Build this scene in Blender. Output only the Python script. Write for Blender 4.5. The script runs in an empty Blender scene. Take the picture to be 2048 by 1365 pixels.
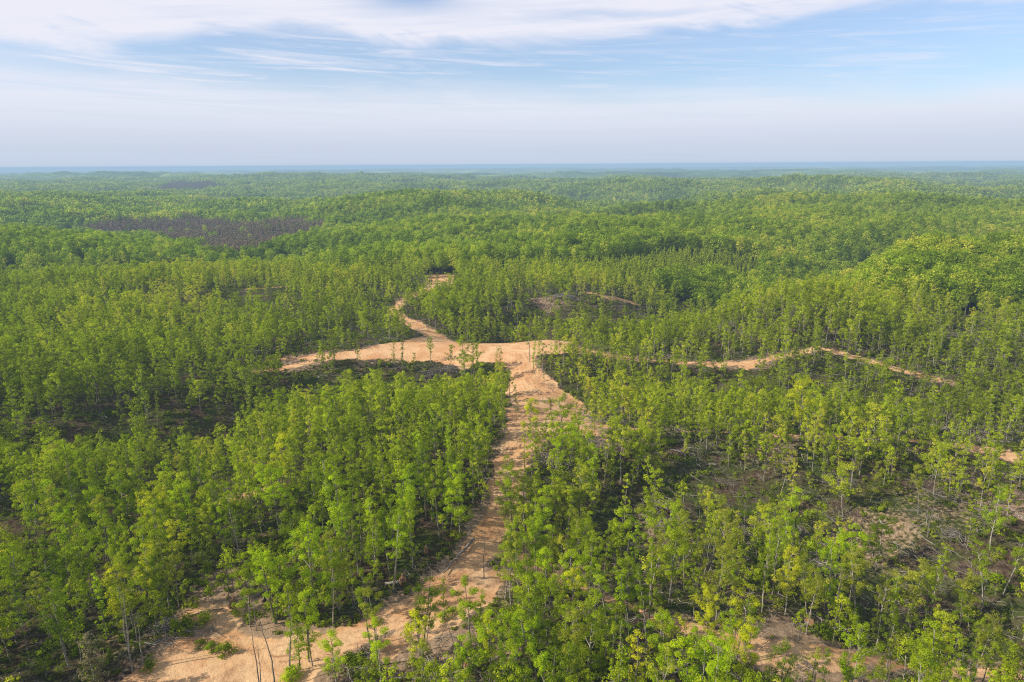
import bpy, math, random
import numpy as np
from mathutils import Matrix, Vector

random.seed(7)
RNG = np.random.default_rng(11)
scene = bpy.context.scene
COL = scene.collection

# ------------------------------------------------------------------ camera
CAM_H = 88.0
FPX = 1365.0                     # focal length in photo pixels (2048 wide)
PITCH = math.radians(14.5)
ROLL = math.radians(0.36)
cp, sp = math.cos(PITCH), math.sin(PITCH)
fw = np.array([0, cp, -sp]); rt0 = np.array([1.0, 0, 0]); up0 = np.array([0, sp, cp])
RT = rt0 * math.cos(ROLL) - up0 * math.sin(ROLL)
UP = rt0 * math.sin(ROLL) + up0 * math.cos(ROLL)
cam_data = bpy.data.cameras.new("camera")
cam_data.sensor_width = 36.0
cam_data.lens = 36.0 * FPX / 2048.0
cam_data.clip_start = 0.5
cam_data.clip_end = 200000.0
cam = bpy.data.objects.new("camera", cam_data)
M = Matrix(((RT[0], UP[0], -fw[0], 0), (RT[1], UP[1], -fw[1], 0), (RT[2], UP[2], -fw[2], CAM_H), (0, 0, 0, 1)))
cam.matrix_world = M
COL.objects.link(cam)
scene.camera = cam


def ray(px, py):
    d = fw + RT * ((px - 1024) / FPX) + UP * (-(py - 682.5) / FPX)
    return d / np.linalg.norm(d)


def P0(px, py, z=0.0):
    """the point of the level z = const seen at a photo pixel"""
    d = ray(px, py)
    t = (z - CAM_H) / d[2]
    return d[0] * t, d[1] * t


def project(x, y, z):
    v = np.stack([x, y, z - CAM_H], -1)
    dep = v @ fw
    return 1024 + FPX * (v @ RT) / dep, 682.5 - FPX * (v @ UP) / dep, dep


# ------------------------------------------------------------------ noise
def _hash(ix, iy, seed):
    n = (ix.astype(np.int64) * 374761393 + iy.astype(np.int64) * 668265263 + seed * 974711) & 0x7FFFFFFF
    n = ((n ^ (n >> 13)) * 1274126177) & 0x7FFFFFFF
    return ((n ^ (n >> 16)) & 0xFFFF) / 65535.0


def vnoise(x, y, s, seed=0):
    x = x / s + 1000.5; y = y / s + 1000.5
    ix, iy = np.floor(x), np.floor(y)
    fx, fy = x - ix, y - iy
    fx = fx * fx * fx * (fx * (fx * 6 - 15) + 10); fy = fy * fy * fy * (fy * (fy * 6 - 15) + 10)
    a = _hash(ix, iy, seed); b = _hash(ix + 1, iy, seed); c = _hash(ix, iy + 1, seed); d = _hash(ix + 1, iy + 1, seed)
    return (a * (1 - fx) + b * fx) * (1 - fy) + (c * (1 - fx) + d * fx) * fy * 1.0 - 0.5


def fbm(x, y, s, seed=0, o=4):
    t = 0; a = 1.0
    for i in range(o):
        # turn each octave so that the lattice does not show
        c, sn = math.cos(i * 1.1 + .5), math.sin(i * 1.1 + .5)
        t = t + a * vnoise(x * c - y * sn, x * sn + y * c, s / 2 ** i, seed + i * 17); a *= 0.5
    return t


def sstep(a, b, v):
    t = np.clip((v - a) / (b - a), 0, 1)
    return t * t * (3 - 2 * t)


def polydist(x, y, pts, widths=None):
    """distance to a polyline, and the interpolated width at the nearest point"""
    best = np.full(x.shape, 1e9); bw = np.zeros(x.shape)
    for i in range(len(pts) - 1):
        ax, ay = pts[i]; bx, by = pts[i + 1]
        dx, dy = bx - ax, by - ay
        t = np.clip(((x - ax) * dx + (y - ay) * dy) / (dx * dx + dy * dy + 1e-9), 0, 1)
        d = np.hypot(x - ax - t * dx, y - ay - t * dy)
        m = d < best
        best = np.where(m, d, best)
        if widths is not None:
            bw = np.where(m, widths[i] * (1 - t) + widths[i + 1] * t, bw)
    return best, bw


def inpoly(x, y, poly):
    r = np.zeros(x.shape, bool); n = len(poly); j = n - 1
    for i in range(n):
        xi, yi = poly[i]; xj, yj = poly[j]
        c = ((yi > y) != (yj > y)) & (x < (xj - xi) * (y - yi) / ((yj - yi) or 1e-9) + xi)
        r ^= c; j = i
    return r


# ------------------------------------------------------------------ terrain
def W(pts, z=0.0):
    return [P0(a, b, z) for a, b in pts]


RAVINES = [  # photo-pixel polylines, depth, half width
    (W([(120, 900), (300, 860), (420, 845), (560, 790), (700, 775), (830, 760), (900, 768)]), 14, 26),
    (W([(420, 845), (380, 950), (300, 1020)]), 6, 18),
    (W([(1190, 1040), (1300, 1000), (1500, 990), (1640, 1010), (1760, 1070), (1900, 1200)]), 11, 26),
    (W([(1180, 780), (1350, 790), (1600, 790), (2048, 800)]), 9, 26),
    (W([(1010, 652), (1060, 640), (1200, 655), (1400, 640), (1600, 620), (1700, 575)]), 16, 32),
    (W([(1050, 620), (1130, 600), (1200, 590)]), -6, 26),
    (W([(60, 600), (300, 590), (560, 585)]), -5, 40),
    (W([(0, 545), (200, 545), (450, 520), (600, 500)]), 24, 60),
    (W([(1470, 600), (1560, 556), (1720, 521), (2150, 498)]), 30, 62),
    (W([(1540, 650), (1640, 604), (1760, 576), (1900, 562), (2150, 562)]), -22, 48),
    (W([(0, 455), (300, 480), (600, 520), (900, 500)]), 8, 100),
    (W([(560, 460), (800, 440), (1250, 440)]), 22, 160),
    (W([(500, 405), (900, 398), (1250, 415), (1700, 430)]), -24, 130),
    (W([(700, 706), (860, 706), (1000, 700), (1120, 700)]), -4, 24),
    (W([(640, 765), (760, 752), (880, 748)]), 5, 14),
    (W([(700, 384), (1200, 386), (1300, 384)]), 45, 500),
    (W([(1270, 377), (1500, 374), (2100, 384)]), -36, 380),
    (W([(0, 385), (300, 378), (520, 384)]), 18, 420),
    (W([(0, 358), (400, 356), (800, 360), (1000, 358)]), -28, 600),
]


def height(x, y):
    r = np.hypot(x, y)
    h = 3.0 * fbm(x, y, 70, 3, 3) * sstep(60, 160, r)
    far = sstep(350, 1500, r)
    n = fbm(x, y, 900, 21, 5)
    n2 = np.abs(fbm(x + 90 * n, y, 430, 71, 4))
    h = h + far * (46 * (0.35 - np.abs(n)) * 1.6 + 40 * (.3 - n2) + 8 * fbm(x, y, 160, 5, 3) - 18)
    vf = sstep(2500, 7000, r)
    h = h + vf * (120 * (1 + r / 40000) * (.3 - np.abs(fbm(x, y, 3000, 44, 5))) - 14)
    for pts, dep, wd in RAVINES:
        d, _ = polydist(x, y, pts)
        h = h - dep * np.exp(-(d / wd) ** 2)
    h = h - 26 * sstep(1300, 4000, r)
    h = h + 13 * sstep(5200, 6000, r)             # the canopy level where single trees end
    h = h - (r ** 2) / (2 * 6.371e6) * sstep(3000, 9000, r)
    return h


def P(px, py):
    z = 0.0
    for _ in range(8):
        x, y = P0(px, py, z)
        z = 0.5 * z + 0.5 * float(height(np.array([x]), np.array([y]))[0])
    x, y = P0(px, py, z)
    return x, y


# ------------------------------------------------------------------ roads, clearings, gaps
def Wp(pts):
    return [P(a, b) for a, b in pts]


ROADS = [
    (Wp([(560, 1300), (650, 1285), (740, 1262), (815, 1218), (900, 1165), (945, 1120), (975, 1070), (1003, 1020), (1012, 960), (1030, 900), (1062, 850), (1072, 800), (1052, 750), (1040, 705)]),
     [7, 6.6, 6.4, 6.6, 6.8, 7.4, 8.2, 8.4, 8.6, 12, 15, 18, 12, 13]),
    (Wp([(1150, 700), (1040, 698), (985, 696), (930, 700), (870, 700), (800, 702), (735, 706)]), [9, 15, 12, 9, 9, 9, 7]),
    (Wp([(930, 696), (870, 672), (832, 650), (806, 640), (786, 622), (800, 605), (850, 580), (880, 562)]), [16, 13, 10, 8, 7, 6, 8, 12]),
    (Wp([(735, 706), (660, 714), (600, 716), (540, 720)]), [9, 6, 5, 3]),
    (Wp([(620, 722), (560, 737), (500, 742)]), [5, 4, 3]),
    (Wp([(1150, 700), (1250, 716), (1400, 728), (1490, 731), (1560, 712), (1640, 697), (1720, 716), (1800, 740), (1900, 765)]), [10, 5, 4, 6.5, 5, 4, 6, 3.5, 3]),
    (Wp([(1110, 835), (1160, 848), (1250, 856), (1400, 862), (1560, 872), (1700, 876), (1800, 878), (1900, 890), (2000, 905), (2100, 950)]), [10, 8, 3, 2.0, 1.6, 1.2, 2.0, 5, 7, 6]),
    (Wp([(1020, 1110), (1080, 1135), (1180, 1180), (1300, 1230), (1420, 1270), (1540, 1305), (1640, 1312), (1800, 1325), (1950, 1338), (2100, 1350)]), [8, 6, 2.4, 2.4, 4, 9, 8, 2.2, 3.5, 6]),
    (Wp([(440, 1005), (490, 990), (540, 975)]), [3, 3.4, 3]),
    (Wp([(0, 602), (60, 600), (130, 590)]), [5, 5, 3]),
    (Wp([(500, 578), (620, 574)]), [5, 5]),
    (Wp([(1170, 585), (1220, 596), (1275, 607)]), [5, 7, 5]),
    (Wp([(1040, 550), (1100, 555)]), [7, 7]),
    (Wp([(1290, 568), (1380, 578)]), [4, 4]),
    (Wp([(1000, 1150), (940, 1200), (880, 1240), (780, 1290)]), [6, 7, 8, 6]),
]
FLARE = [(Wp([(1018, 742), (1082, 742), (1122, 775), (1160, 808), (1203, 850), (1190, 872), (1120, 868), (1080, 890), (1000, 905), (1015, 850), (1020, 800)]), 1.0),
         (Wp([(705, 708), (750, 694), (805, 684), (845, 672), (905, 684), (985, 685), (1050, 684), (1135, 685), (1150, 700), (1075, 712), (1060, 745), (1030, 745), (1000, 722), (930, 733), (870, 726), (800, 722), (740, 720), (700, 716)]), 1.0)]
CLEAR = [(Wp([(215, 1400), (300, 1325), (345, 1280), (400, 1262), (520, 1275), (640, 1262), (700, 1290), (640, 1345), (590, 1420)]), 1.0),
         (Wp([(380, 1235), (400, 1208), (480, 1212), (500, 1245), (470, 1275), (400, 1262)]), 0.9),
         (Wp([(852, 566), (862, 550), (905, 549), (912, 560), (895, 572), (868, 575)]), 1.0),
         (Wp([(165, 408), (185, 403), (230, 403), (233, 408), (200, 410)]), 0.55)]
BARE = [(1975, 960, 20, .55), (2035, 1000, 18, .7), (1910, 900, 10, .5), (900, 1250, 15, .75), (950, 1170, 9, .8), (850, 1290, 12, .7), (1060, 1110, 11, .75),
        (1640, 1320, 12, .7), (420, 1180, 12, .5), (1750, 1060, 16, .35), (1420, 1010, 14, .3), (1300, 1050, 12, .4), (1140, 690, 16, .7), (680, 735, 9, .3),
        (1100, 860, 9, .8), (1180, 870, 13, .7), (1560, 905, 14, .4), (1830, 900, 10, .5), (1550, 1260, 10, .5), (1110, 600, 16, .5), (960, 1030, 5, .6), (240, 1300, 10, .6)]
BARE = [(P(a, b), r, s) for a, b, r, s in BARE]
# gaps between the trees: photo pixel, radius in metres, how empty
GAPS = [(1300, 738, 8, .6), (1400, 750, 9, .85), (1490, 752, 9, .85), (1700, 735, 8, .6), (1965, 905, 11, .92), (2020, 935, 10, .92), (1240, 868, 8, .9), (1560, 885, 7, .9), (1690, 890, 7, .9),
        (470, 614, 42, .82), (1120, 616, 36, .85), (1245, 624, 28, .85), (1960, 700, 34, .8), (1360, 590, 25, .8),
        (820, 800, 15, .7), (740, 805, 14, .65), (880, 792, 11, .85), (400, 865, 13, .7), (470, 850, 10, .6), (640, 800, 11, .8), (200, 905, 11, .8), (560, 950, 9, .8), (330, 960, 8, .8),
        (1290, 985, 15, .76), (1440, 1000, 17, .76), (1560, 1000, 14, .76), (1700, 1040, 16, .76), (1900, 1060, 15, .76), (1630, 1150, 11, .82), (1250, 1090, 8, .8), (1480, 770, 14, .8), (1700, 770, 16, .8), (1960, 1130, 11, .8), (1370, 900, 10, .8), (120, 1180, 7, .8), (600, 1120, 7, .8),
        (838, 668, 10, 1), (812, 652, 10, 1), (790, 640, 11, 1), (778, 655, 12, .9), (880, 578, 20, 1), (870, 598, 18, .9), (1250, 612, 14, .8), (1220, 618, 14, .8), (720, 745, 12, .6), (790, 742, 15, .90), (860, 744, 13, .92), (920, 735, 9, .8), (1015, 735, 9, .9), (1085, 735, 9, .8), (1130, 725, 9, .7), (850, 690, 12, .9), (820, 775, 18, .9),
        (230, 1380, 11, .9), (320, 1390, 13, 1), (400, 1400, 14, 1), (500, 1400, 14, 1), (600, 1400, 12, 1), (350, 1470, 13, .9), (450, 1480, 13, .95), (560, 1480, 11, .9), (690, 1340, 9, .9), (740, 1300, 7, .8), (430, 1240, 8, .9), (530, 1330, 12, 1),
        (800, 1262, 8, .9), (900, 1190, 7, .9), (820, 1330, 8, .7), (1580, 1370, 9, .9), (1600, 1345, 9, .92), (820, 762, 22, .75), (900, 745, 10, .8), (690, 770, 18, .45), (740, 745, 10, .6), (420, 850, 15, .7), (560, 800, 12, .5), (640, 840, 12, .5), (380, 905, 12, .55), (500, 905, 10, .5),
        (470, 945, 12, .6), (330, 1100, 8, .4), (690, 830, 10, .7), (810, 830, 9, .7),
        (1230, 900, 13, .6), (1300, 985, 15, .75), (1420, 1010, 17, .75), (1560, 985, 16, .7), (1700, 1010, 18, .6), (1780, 1060, 18, .7), (1900, 990, 20, .8), (1980, 950, 22, .7),
        (1640, 1130, 12, .7), (1880, 1120, 16, .7), (1990, 1080, 14, .5), (1500, 1180, 9, .5), (1230, 1080, 9, .55), (1120, 870, 10, .4), (1500, 1060, 10, .5),
        (1110, 600, 26, .65), (1200, 600, 22, .6), (470, 598, 32, .7), (380, 600, 26, .5), (1950, 690, 30, .6), (1850, 670, 20, .45), (1500, 740, 22, .5), (1640, 745, 20, .6),
        (1760, 740, 18, .5), (880, 1290, 14, .85), (980, 1330, 7, .6), (900, 1215, 9, .8), (1300, 1345, 8, .55), (1240, 1250, 7, .4), (1400, 1345, 7, .5), (1480, 910, 12, .5), (1350, 760, 22, .5), (300, 770, 12, .4),
        (60, 880, 12, .6), (180, 860, 14, .5), (480, 1140, 7, .6), (820, 1180, 8, .6), (740, 1190, 7, .4)]
GAPS = [(P(a, b), r, s) for a, b, r, s in GAPS]


def road_mask(x, y):
    m = np.zeros(x.shape)
    jit = 2.3 * fbm(x, y, 7, 91, 4)
    for pts, wd in ROADS:
        d, w = polydist(x, y, pts, wd)
        m = np.maximum(m, np.clip((w / 2 - d + jit) / 1.4 + 0.5, 0, 1))
    for poly, s in CLEAR + FLARE:
        closed = poly + [poly[0]]
        d, _ = polydist(x, y, closed)
        sd = np.where(inpoly(x, y, poly), d, -d)
        m = np.maximum(m, s * np.clip((sd + 2.2 * jit) / 3 + 0.5, 0, 1))
    return m


def bare_mask(x, y):
    m = np.zeros(x.shape)
    for (cx, cy), r, s in BARE:
        m = np.maximum(m, s * np.exp(-((x - cx) ** 2 + (y - cy) ** 2) / r ** 2))
    for pts, wd in ROADS[:10] + ROADS[-1:]:
        d, w = polydist(x, y, pts, wd)
        m = np.maximum(m, 0.55 * np.exp(-(np.maximum(d - w / 2, 0) / 3.5) ** 2))
    for poly, s in CLEAR[:3]:
        d, _ = polydist(x, y, poly + [poly[0]])
        m = np.maximum(m, 0.7 * np.exp(-(d / 5.0) ** 2))
    return np.clip(m + 0.5 * fbm(x, y, 16, 55, 4) * (m > 0.02), 0, 1)


BOUND = np.array([(-400, 540), (0, 532), (300, 522), (600, 530), (850, 545), (1200, 560), (1500, 582), (1600, 622), (2048, 640), (2500, 660)], float)
def Wc(pts, top=14.0):
    """photo pixels to the land under a canopy whose tops are seen there"""
    out = []
    for px, py in pts:
        z = 0.0
        for _ in range(14):
            x, y = P0(px, py, z); z = .6 * z + .4 * (float(height(np.array([x]), np.array([y]))[0]) + top)
        out.append((x, y))
    return out


PINES = Wc([(150, 458), (250, 437), (400, 431), (600, 436), (645, 452), (545, 489), (500, 503), (420, 499), (330, 480), (240, 470)])
PINES_FAR = Wc([(305, 379), (350, 366), (430, 364), (445, 372), (400, 380)])
PINES_EAST = Wc([(1890, 391), (1950, 385), (2060, 385), (2060, 391), (1960, 394)])
YOUNG = Wc([(860, 536), (1000, 508), (1190, 506), (1330, 486), (1520, 505), (1500, 552), (1250, 552), (900, 545)])


def thinned(x, y):
    """1 inside the thinned woodland, 0 in the closed forest beyond it"""
    px, py, dep = project(x, y, np.zeros_like(x))
    b = np.interp(px, BOUND[:, 0], BOUND[:, 1])
    return np.where(dep > 1, py > b, True)


# ------------------------------------------------------------------ materials
def new_mat(name):
    m = bpy.data.materials.new(name); m.use_nodes = True
    nt = m.node_tree; nt.nodes.clear()
    return m, nt, nt.nodes, nt.links


def ramp(nodes, stops, interp='LINEAR'):
    n = nodes.new('ShaderNodeValToRGB'); n.color_ramp.interpolation = interp
    e = n.color_ramp.elements
    while len(e) < len(stops): e.new(0.5)
    for el, (p, c) in zip(e, stops):
        el.position = p; el.color = (*c, 1)
    return n


def mixc(nodes, links, a, b, f, mode='MIX'):
    n = nodes.new('ShaderNodeMix'); n.data_type = 'RGBA'; n.blend_type = mode
    for s, v in ((n.inputs[6], a), (n.inputs[7], b), (n.inputs[0], f)):
        if hasattr(v, 'is_linked'): links.new(v, s)
        elif isinstance(v, tuple): s.default_value = (*v, 1)
        else: s.default_value = v
    return n.outputs[2]


def math_(nodes, links, op, a, b=0.0, clamp=False):
    n = nodes.new('ShaderNodeMath'); n.operation = op; n.use_clamp = clamp
    for s, v in ((n.inputs[0], a), (n.inputs[1], b)):
        if hasattr(v, 'is_linked'): links.new(v, s)
        else: s.default_value = v
    return n.outputs[0]


def leaf_mat(name, stops, trans=0.47, patch=0.35, spread=0.7, warm=(2.22, 1.70, .82)):
    m, nt, N, L = new_mat(name)
    oi = N.new('ShaderNodeObjectInfo')
    geo = N.new('ShaderNodeNewGeometry')
    no = N.new('ShaderNodeTexNoise'); no.inputs['Scale'].default_value = 0.006; no.inputs['Detail'].default_value = 3
    L.new(geo.outputs['Position'], no.inputs['Vector'])
    at = N.new('ShaderNodeAttribute'); at.attribute_name = 'lv'
    v = math_(N, L, 'MULTIPLY', oi.outputs['Random'], spread)
    p = math_(N, L, 'MULTIPLY', math_(N, L, 'SUBTRACT', no.outputs[0], 0.5), patch * 4)
    l = math_(N, L, 'MULTIPLY', math_(N, L, 'SUBTRACT', at.outputs['Fac'], 0.5), 0.5)
    v = math_(N, L, 'ADD', v, (1 - spread) * 0.5)
    t = math_(N, L, 'ADD', math_(N, L, 'ADD', v, p), l, True)
    r = ramp(N, stops); L.new(t, r.inputs[0])
    # light and dark leaves
    g = math_(N, L, 'ADD', math_(N, L, 'MULTIPLY', at.outputs['Fac'], 0.7), 0.60)
    c = N.new('ShaderNodeVectorMath'); c.operation = 'SCALE'
    L.new(r.outputs[0], c.inputs[0]); L.new(g, c.inputs[3])
    cw = N.new('ShaderNodeVectorMath'); cw.operation = 'MULTIPLY'; cw.inputs[1].default_value = warm; L.new(c.outputs[0], cw.inputs[0]); c = cw
    d = N.new('ShaderNodeBsdfDiffuse'); L.new(c.outputs[0], d.inputs[0])
    tr = N.new('ShaderNodeBsdfTranslucent')
    tc = mixc(N, L, c.outputs[0], (0.75, 1.0, 0.25), 1.0, 'MULTIPLY')
    tc2 = N.new('ShaderNodeVectorMath'); tc2.operation = 'SCALE'; tc2.inputs[3].default_value = 1.4
    L.new(tc, tc2.inputs[0]); L.new(tc2.outputs[0], tr.inputs[0])
    mx = N.new('ShaderNodeMixShader'); mx.inputs[0].default_value = trans
    L.new(d.outputs[0], mx.inputs[1]); L.new(tr.outputs[0], mx.inputs[2])
    o = N.new('ShaderNodeOutputMaterial'); L.new(mx.outputs[0], o.inputs[0])
    return m


GREENS = {
    'deep green': [(0, (.075, .130, .014)), (.5, (.105, .180, .016)), (1, (.135, .220, .020))],
    'mid green': [(0, (.125, .200, .018)), (.5, (.165, .255, .020)), (1, (.205, .295, .026))],
    'bright green': [(0, (.160, .270, .016)), (.5, (.205, .325, .018)), (1, (.250, .360, .024))],
    'yellow-green': [(0, (.220, .290, .024)), (.5, (.280, .345, .030)), (1, (.330, .380, .046))],
    'olive green': [(0, (.130, .180, .036)), (.5, (.175, .230, .046)), (1, (.215, .265, .066))],
}
LEAF = {k: leaf_mat('leaves ' + k, v, patch=0.05) for k, v in GREENS.items()}
WOODS_LEAF = leaf_mat('leaves woodland', [(0, (.105, .160, .020)), (.25, (.150, .225, .022)), (.5, (.195, .285, .025)), (.75, (.245, .335, .032)), (1, (.300, .330, .085))], patch=0.48)
FOREST_LEAF = leaf_mat('leaves closed forest', [(0, (.060, .115, .018)), (.3, (.110, .190, .024)), (.55, (.165, .265, .032)), (.8, (.225, .310, .050)), (1, (.290, .335, .095))], patch=0.38)
YOUNG_LEAF = leaf_mat('needles young pines', [(0, (.14, .215, .035)), (1, (.22, .30, .05))], patch=0.1)
PINE_LEAF = leaf_mat('needles brown pines', [(0, (.24, .175, .135)), (.5, (.36, .26, .195)), (.85, (.25, .22, .15)), (1, (.12, .17, .06))], trans=.1, patch=0.3, spread=.9, warm=(1, 1, 1))
CEDAR_LEAF = leaf_mat('foliage browned cedar', [(0, (.17, .155, .07)), (1, (.24, .21, .10))], trans=.1, patch=0.05, warm=(1, 1, 1))
UNDER_LEAF = leaf_mat('leaves undergrowth', [(0, (.055, .090, .016)), (.5, (.100, .160, .020)), (1, (.160, .225, .030))], patch=0.2)


def bark_mat(name, a, b):
    m, nt, N, L = new_mat(name)
    geo = N.new('ShaderNodeNewGeometry')
    no = N.new('ShaderNodeTexNoise'); no.inputs['Scale'].default_value = 2.5; no.inputs['Detail'].default_value = 5
    L.new(geo.outputs['Position'], no.inputs['Vector'])
    oi = N.new('ShaderNodeObjectInfo')
    r = ramp(N, [(.3, a), (.7, b)]); L.new(no.outputs[0], r.inputs[0])
    s = math_(N, L, 'ADD', math_(N, L, 'MULTIPLY', oi.outputs['Random'], 0.7), 0.6)
    v = N.new('ShaderNodeVectorMath'); v.operation = 'SCALE'; L.new(r.outputs[0], v.inputs[0]); L.new(s, v.inputs[3])
    d = N.new('ShaderNodeBsdfDiffuse'); L.new(v.outputs[0], d.inputs[0]); d.inputs[1].default_value = .8
    o = N.new('ShaderNodeOutputMaterial'); L.new(d.outputs[0], o.inputs[0])
    return m


BARK = bark_mat('bark', (.17, .145, .115), (.44, .395, .32))
DEADWOOD = bark_mat('weathered dead wood', (.17, .145, .125), (.42, .37, .31))
SOILCLOD = bark_mat('clay on the roots', (.20, .11, .06), (.40, .24, .13))


def ground_mat():
    m, nt, N, L = new_mat('forest floor and clay')
    geo = N.new('ShaderNodeNewGeometry')

    def noise(s, d=4, dist=0.0, rough=.55):
        n = N.new('ShaderNodeTexNoise'); n.inputs['Scale'].default_value = s; n.inputs['Detail'].default_value = d
        n.inputs['Roughness'].default_value = rough
        n.inputs['Distortion'].default_value = dist; L.new(geo.outputs['Position'], n.inputs['Vector']); return n.outputs[0]

    def attr(nm):
        a = N.new('ShaderNodeAttribute'); a.attribute_name = nm; return a.outputs['Fac']
    n1, n2, n3, n4 = noise(.12), noise(.9, 6, 0, .7), noise(.035, 3), noise(4.0, 4, 0, .7)
    # floor: leaf litter, slash, low green
    litter = ramp(N, [(.25, (.022, .015, .010)), (.45, (.070, .044, .030)), (.6, (.150, .098, .066)), (.78, (.29, .21, .15))]); L.new(n2, litter.inputs[0])
    green = ramp(N, [(.3, (.025, .040, .010)), (.7, (.095, .130, .022))]); L.new(n2, green.inputs[0])
    gm = ramp(N, [(.42, (0, 0, 0)), (.57, (.85, .85, .85))])
    gg = math_(N, L, 'ADD', math_(N, L, 'MULTIPLY', n1, .6), math_(N, L, 'MULTIPLY', n2, .4)); L.new(gg, gm.inputs[0])
    floor = mixc(N, L, litter.outputs[0], green.outputs[0], gm.outputs[0])
    # bare tan soil with debris
    soil = ramp(N, [(.25, (.19, .125, .08)), (.5, (.35, .235, .145)), (.75, (.52, .37, .24))]); L.new(n2, soil.inputs[0])
    bm = math_(N, L, 'ADD', attr('bare'), math_(N, L, 'MULTIPLY', math_(N, L, 'SUBTRACT', n2, .5), 1.3))
    bmr = ramp(N, [(.3, (0, 0, 0)), (.55, (1, 1, 1))]); L.new(bm, bmr.inputs[0])
    c = mixc(N, L, floor, soil.outputs[0], bmr.outputs[0])
    # clay road
    clay = ramp(N, [(.28, (.52, .26, .12)), (.43, (.70, .41, .205)), (.56, (.80, .51, .275)), (.75, (.84, .57, .33))])
    cl = math_(N, L, 'ADD', math_(N, L, 'MULTIPLY', n1, .45), math_(N, L, 'ADD', math_(N, L, 'MULTIPLY', n3, .35), math_(N, L, 'MULTIPLY', n4, .2))); L.new(cl, clay.inputs[0])
    # wheel tracks running along the road, worn in places only
    rr_ = ramp(N, [(.44, (0, 0, 0)), (.62, (1, 1, 1))]); L.new(noise(.16, 5, .6, .6), rr_.inputs[0]); smooth_rut = rr_.outputs[0]
    tr = attr('track')
    wv = math_(N, L, 'ABSOLUTE', math_(N, L, 'SINE', math_(N, L, 'ADD', math_(N, L, 'MULTIPLY', tr, 1.7), math_(N, L, 'MULTIPLY', n3, 13))))
    wv = math_(N, L, 'POWER', wv, 6)
    wv = math_(N, L, 'MULTIPLY', wv, math_(N, L, 'MULTIPLY', smooth_rut, .75))
    red = ramp(N, [(.46, (0, 0, 0)), (.60, (.6, .6, .6))]); L.new(noise(.075, 6, 1.2, .65), red.inputs[0])
    cc = mixc(N, L, clay.outputs[0], (.58, .275, .115), red.outputs[0])
    dk = ramp(N, [(.52, (0, 0, 0)), (.66, (.45, .45, .45))]); L.new(noise(.35, 7, .8, .75), dk.inputs[0])
    cc = mixc(N, L, cc, (.36, .20, .11), dk.outputs[0])
    cc = mixc(N, L, cc, (.34, .17, .085), wv)
    spk = ramp(N, [(.62, (0, 0, 0)), (.72, (.6, .6, .6))]); L.new(n4, spk.inputs[0])
    cc = mixc(N, L, cc, (.30, .19, .12), spk.outputs[0])
    rm = math_(N, L, 'ADD', attr('road'), math_(N, L, 'MULTIPLY', math_(N, L, 'SUBTRACT', n2, .5), .9))
    rmr = ramp(N, [(.4, (0, 0, 0)), (.6, (1, 1, 1))]); L.new(rm, rmr.inputs[0])
    c = mixc(N, L, c, cc, rmr.outputs[0])
    # the closed canopy far off
    f1 = noise(.05, 3); f2 = noise(.0012, 5, .5)
    can = ramp(N, [(.36, (.01, .03, .012)), (.5, (.12, .20, .05)), (.62, (.40, .48, .16))])
    f3 = noise(.00035, 4, .4)  # broad noise tones painted in for haze-pale valleys and darker ridges
    L.new(math_(N, L, 'ADD', math_(N, L, 'MULTIPLY', f1, .3), math_(N, L, 'ADD', math_(N, L, 'MULTIPLY', f2, .3), math_(N, L, 'MULTIPLY', f3, .4))), can.inputs[0])
    c = mixc(N, L, c, can.outputs[0], attr('canopy'))
    d = N.new('ShaderNodeBsdfDiffuse'); L.new(c, d.inputs[0])
    b = N.new('ShaderNodeBump'); b.inputs['Strength'].default_value = .9; b.inputs['Distance'].default_value = .35
    L.new(math_(N, L, 'ADD', n2, math_(N, L, 'MULTIPLY', n4, .3)), b.inputs['Height'])
    b2 = N.new('ShaderNodeBump'); b2.inputs['Distance'].default_value = 14
    L.new(f1, b2.inputs['Height']); L.new(attr('canopy'), b2.inputs['Strength']); L.new(b.outputs[0], b2.inputs['Normal'])
    L.new(b2.outputs[0], d.inputs['Normal'])
    o = N.new('ShaderNodeOutputMaterial'); L.new(d.outputs[0], o.inputs[0])
    return m


GROUND = ground_mat()


# ------------------------------------------------------------------ mesh helpers
def mesh_np(name, V, F, mats, matidx=None, attrs=None, smooth=False):
    """V (n,3); F list of (k,4) or (k,3) arrays"""
    me = bpy.data.meshes.new(name)
    V = np.asarray(V, np.float32)
    me.vertices.add(len(V)); me.vertices.foreach_set('co', V.ravel())
    F = [np.asarray(f, np.int32) for f in F if len(f)]
    loops = np.concatenate([f.ravel() for f in F])
    sizes = np.concatenate([np.full(len(f), f.shape[1], np.int32) for f in F])
    starts = np.concatenate([[0], np.cumsum(sizes)[:-1]]).astype(np.int32)
    me.loops.add(len(loops)); me.loops.foreach_set('vertex_index', loops)
    me.polygons.add(len(sizes)); me.polygons.foreach_set('loop_start', starts)
    if matidx is not None: me.polygons.foreach_set('material_index', np.asarray(matidx, np.int32))
    if smooth: me.polygons.foreach_set('use_smooth', np.ones(len(sizes), bool))
    for k, a in (attrs or {}).items():
        at = me.attributes.new(k, 'FLOAT', 'POINT'); at.data.foreach_set('value', np.asarray(a, np.float32))
    for mt in mats: me.materials.append(mt)
    me.update(calc_edges=True); me.validate()
    return me


def link(name, me, parent=None, loc=None):
    o = bpy.data.objects.new(name, me)
    if loc is not None: o.location = loc
    if parent is not None: o.parent = parent
    COL.objects.link(o)
    return o


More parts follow.
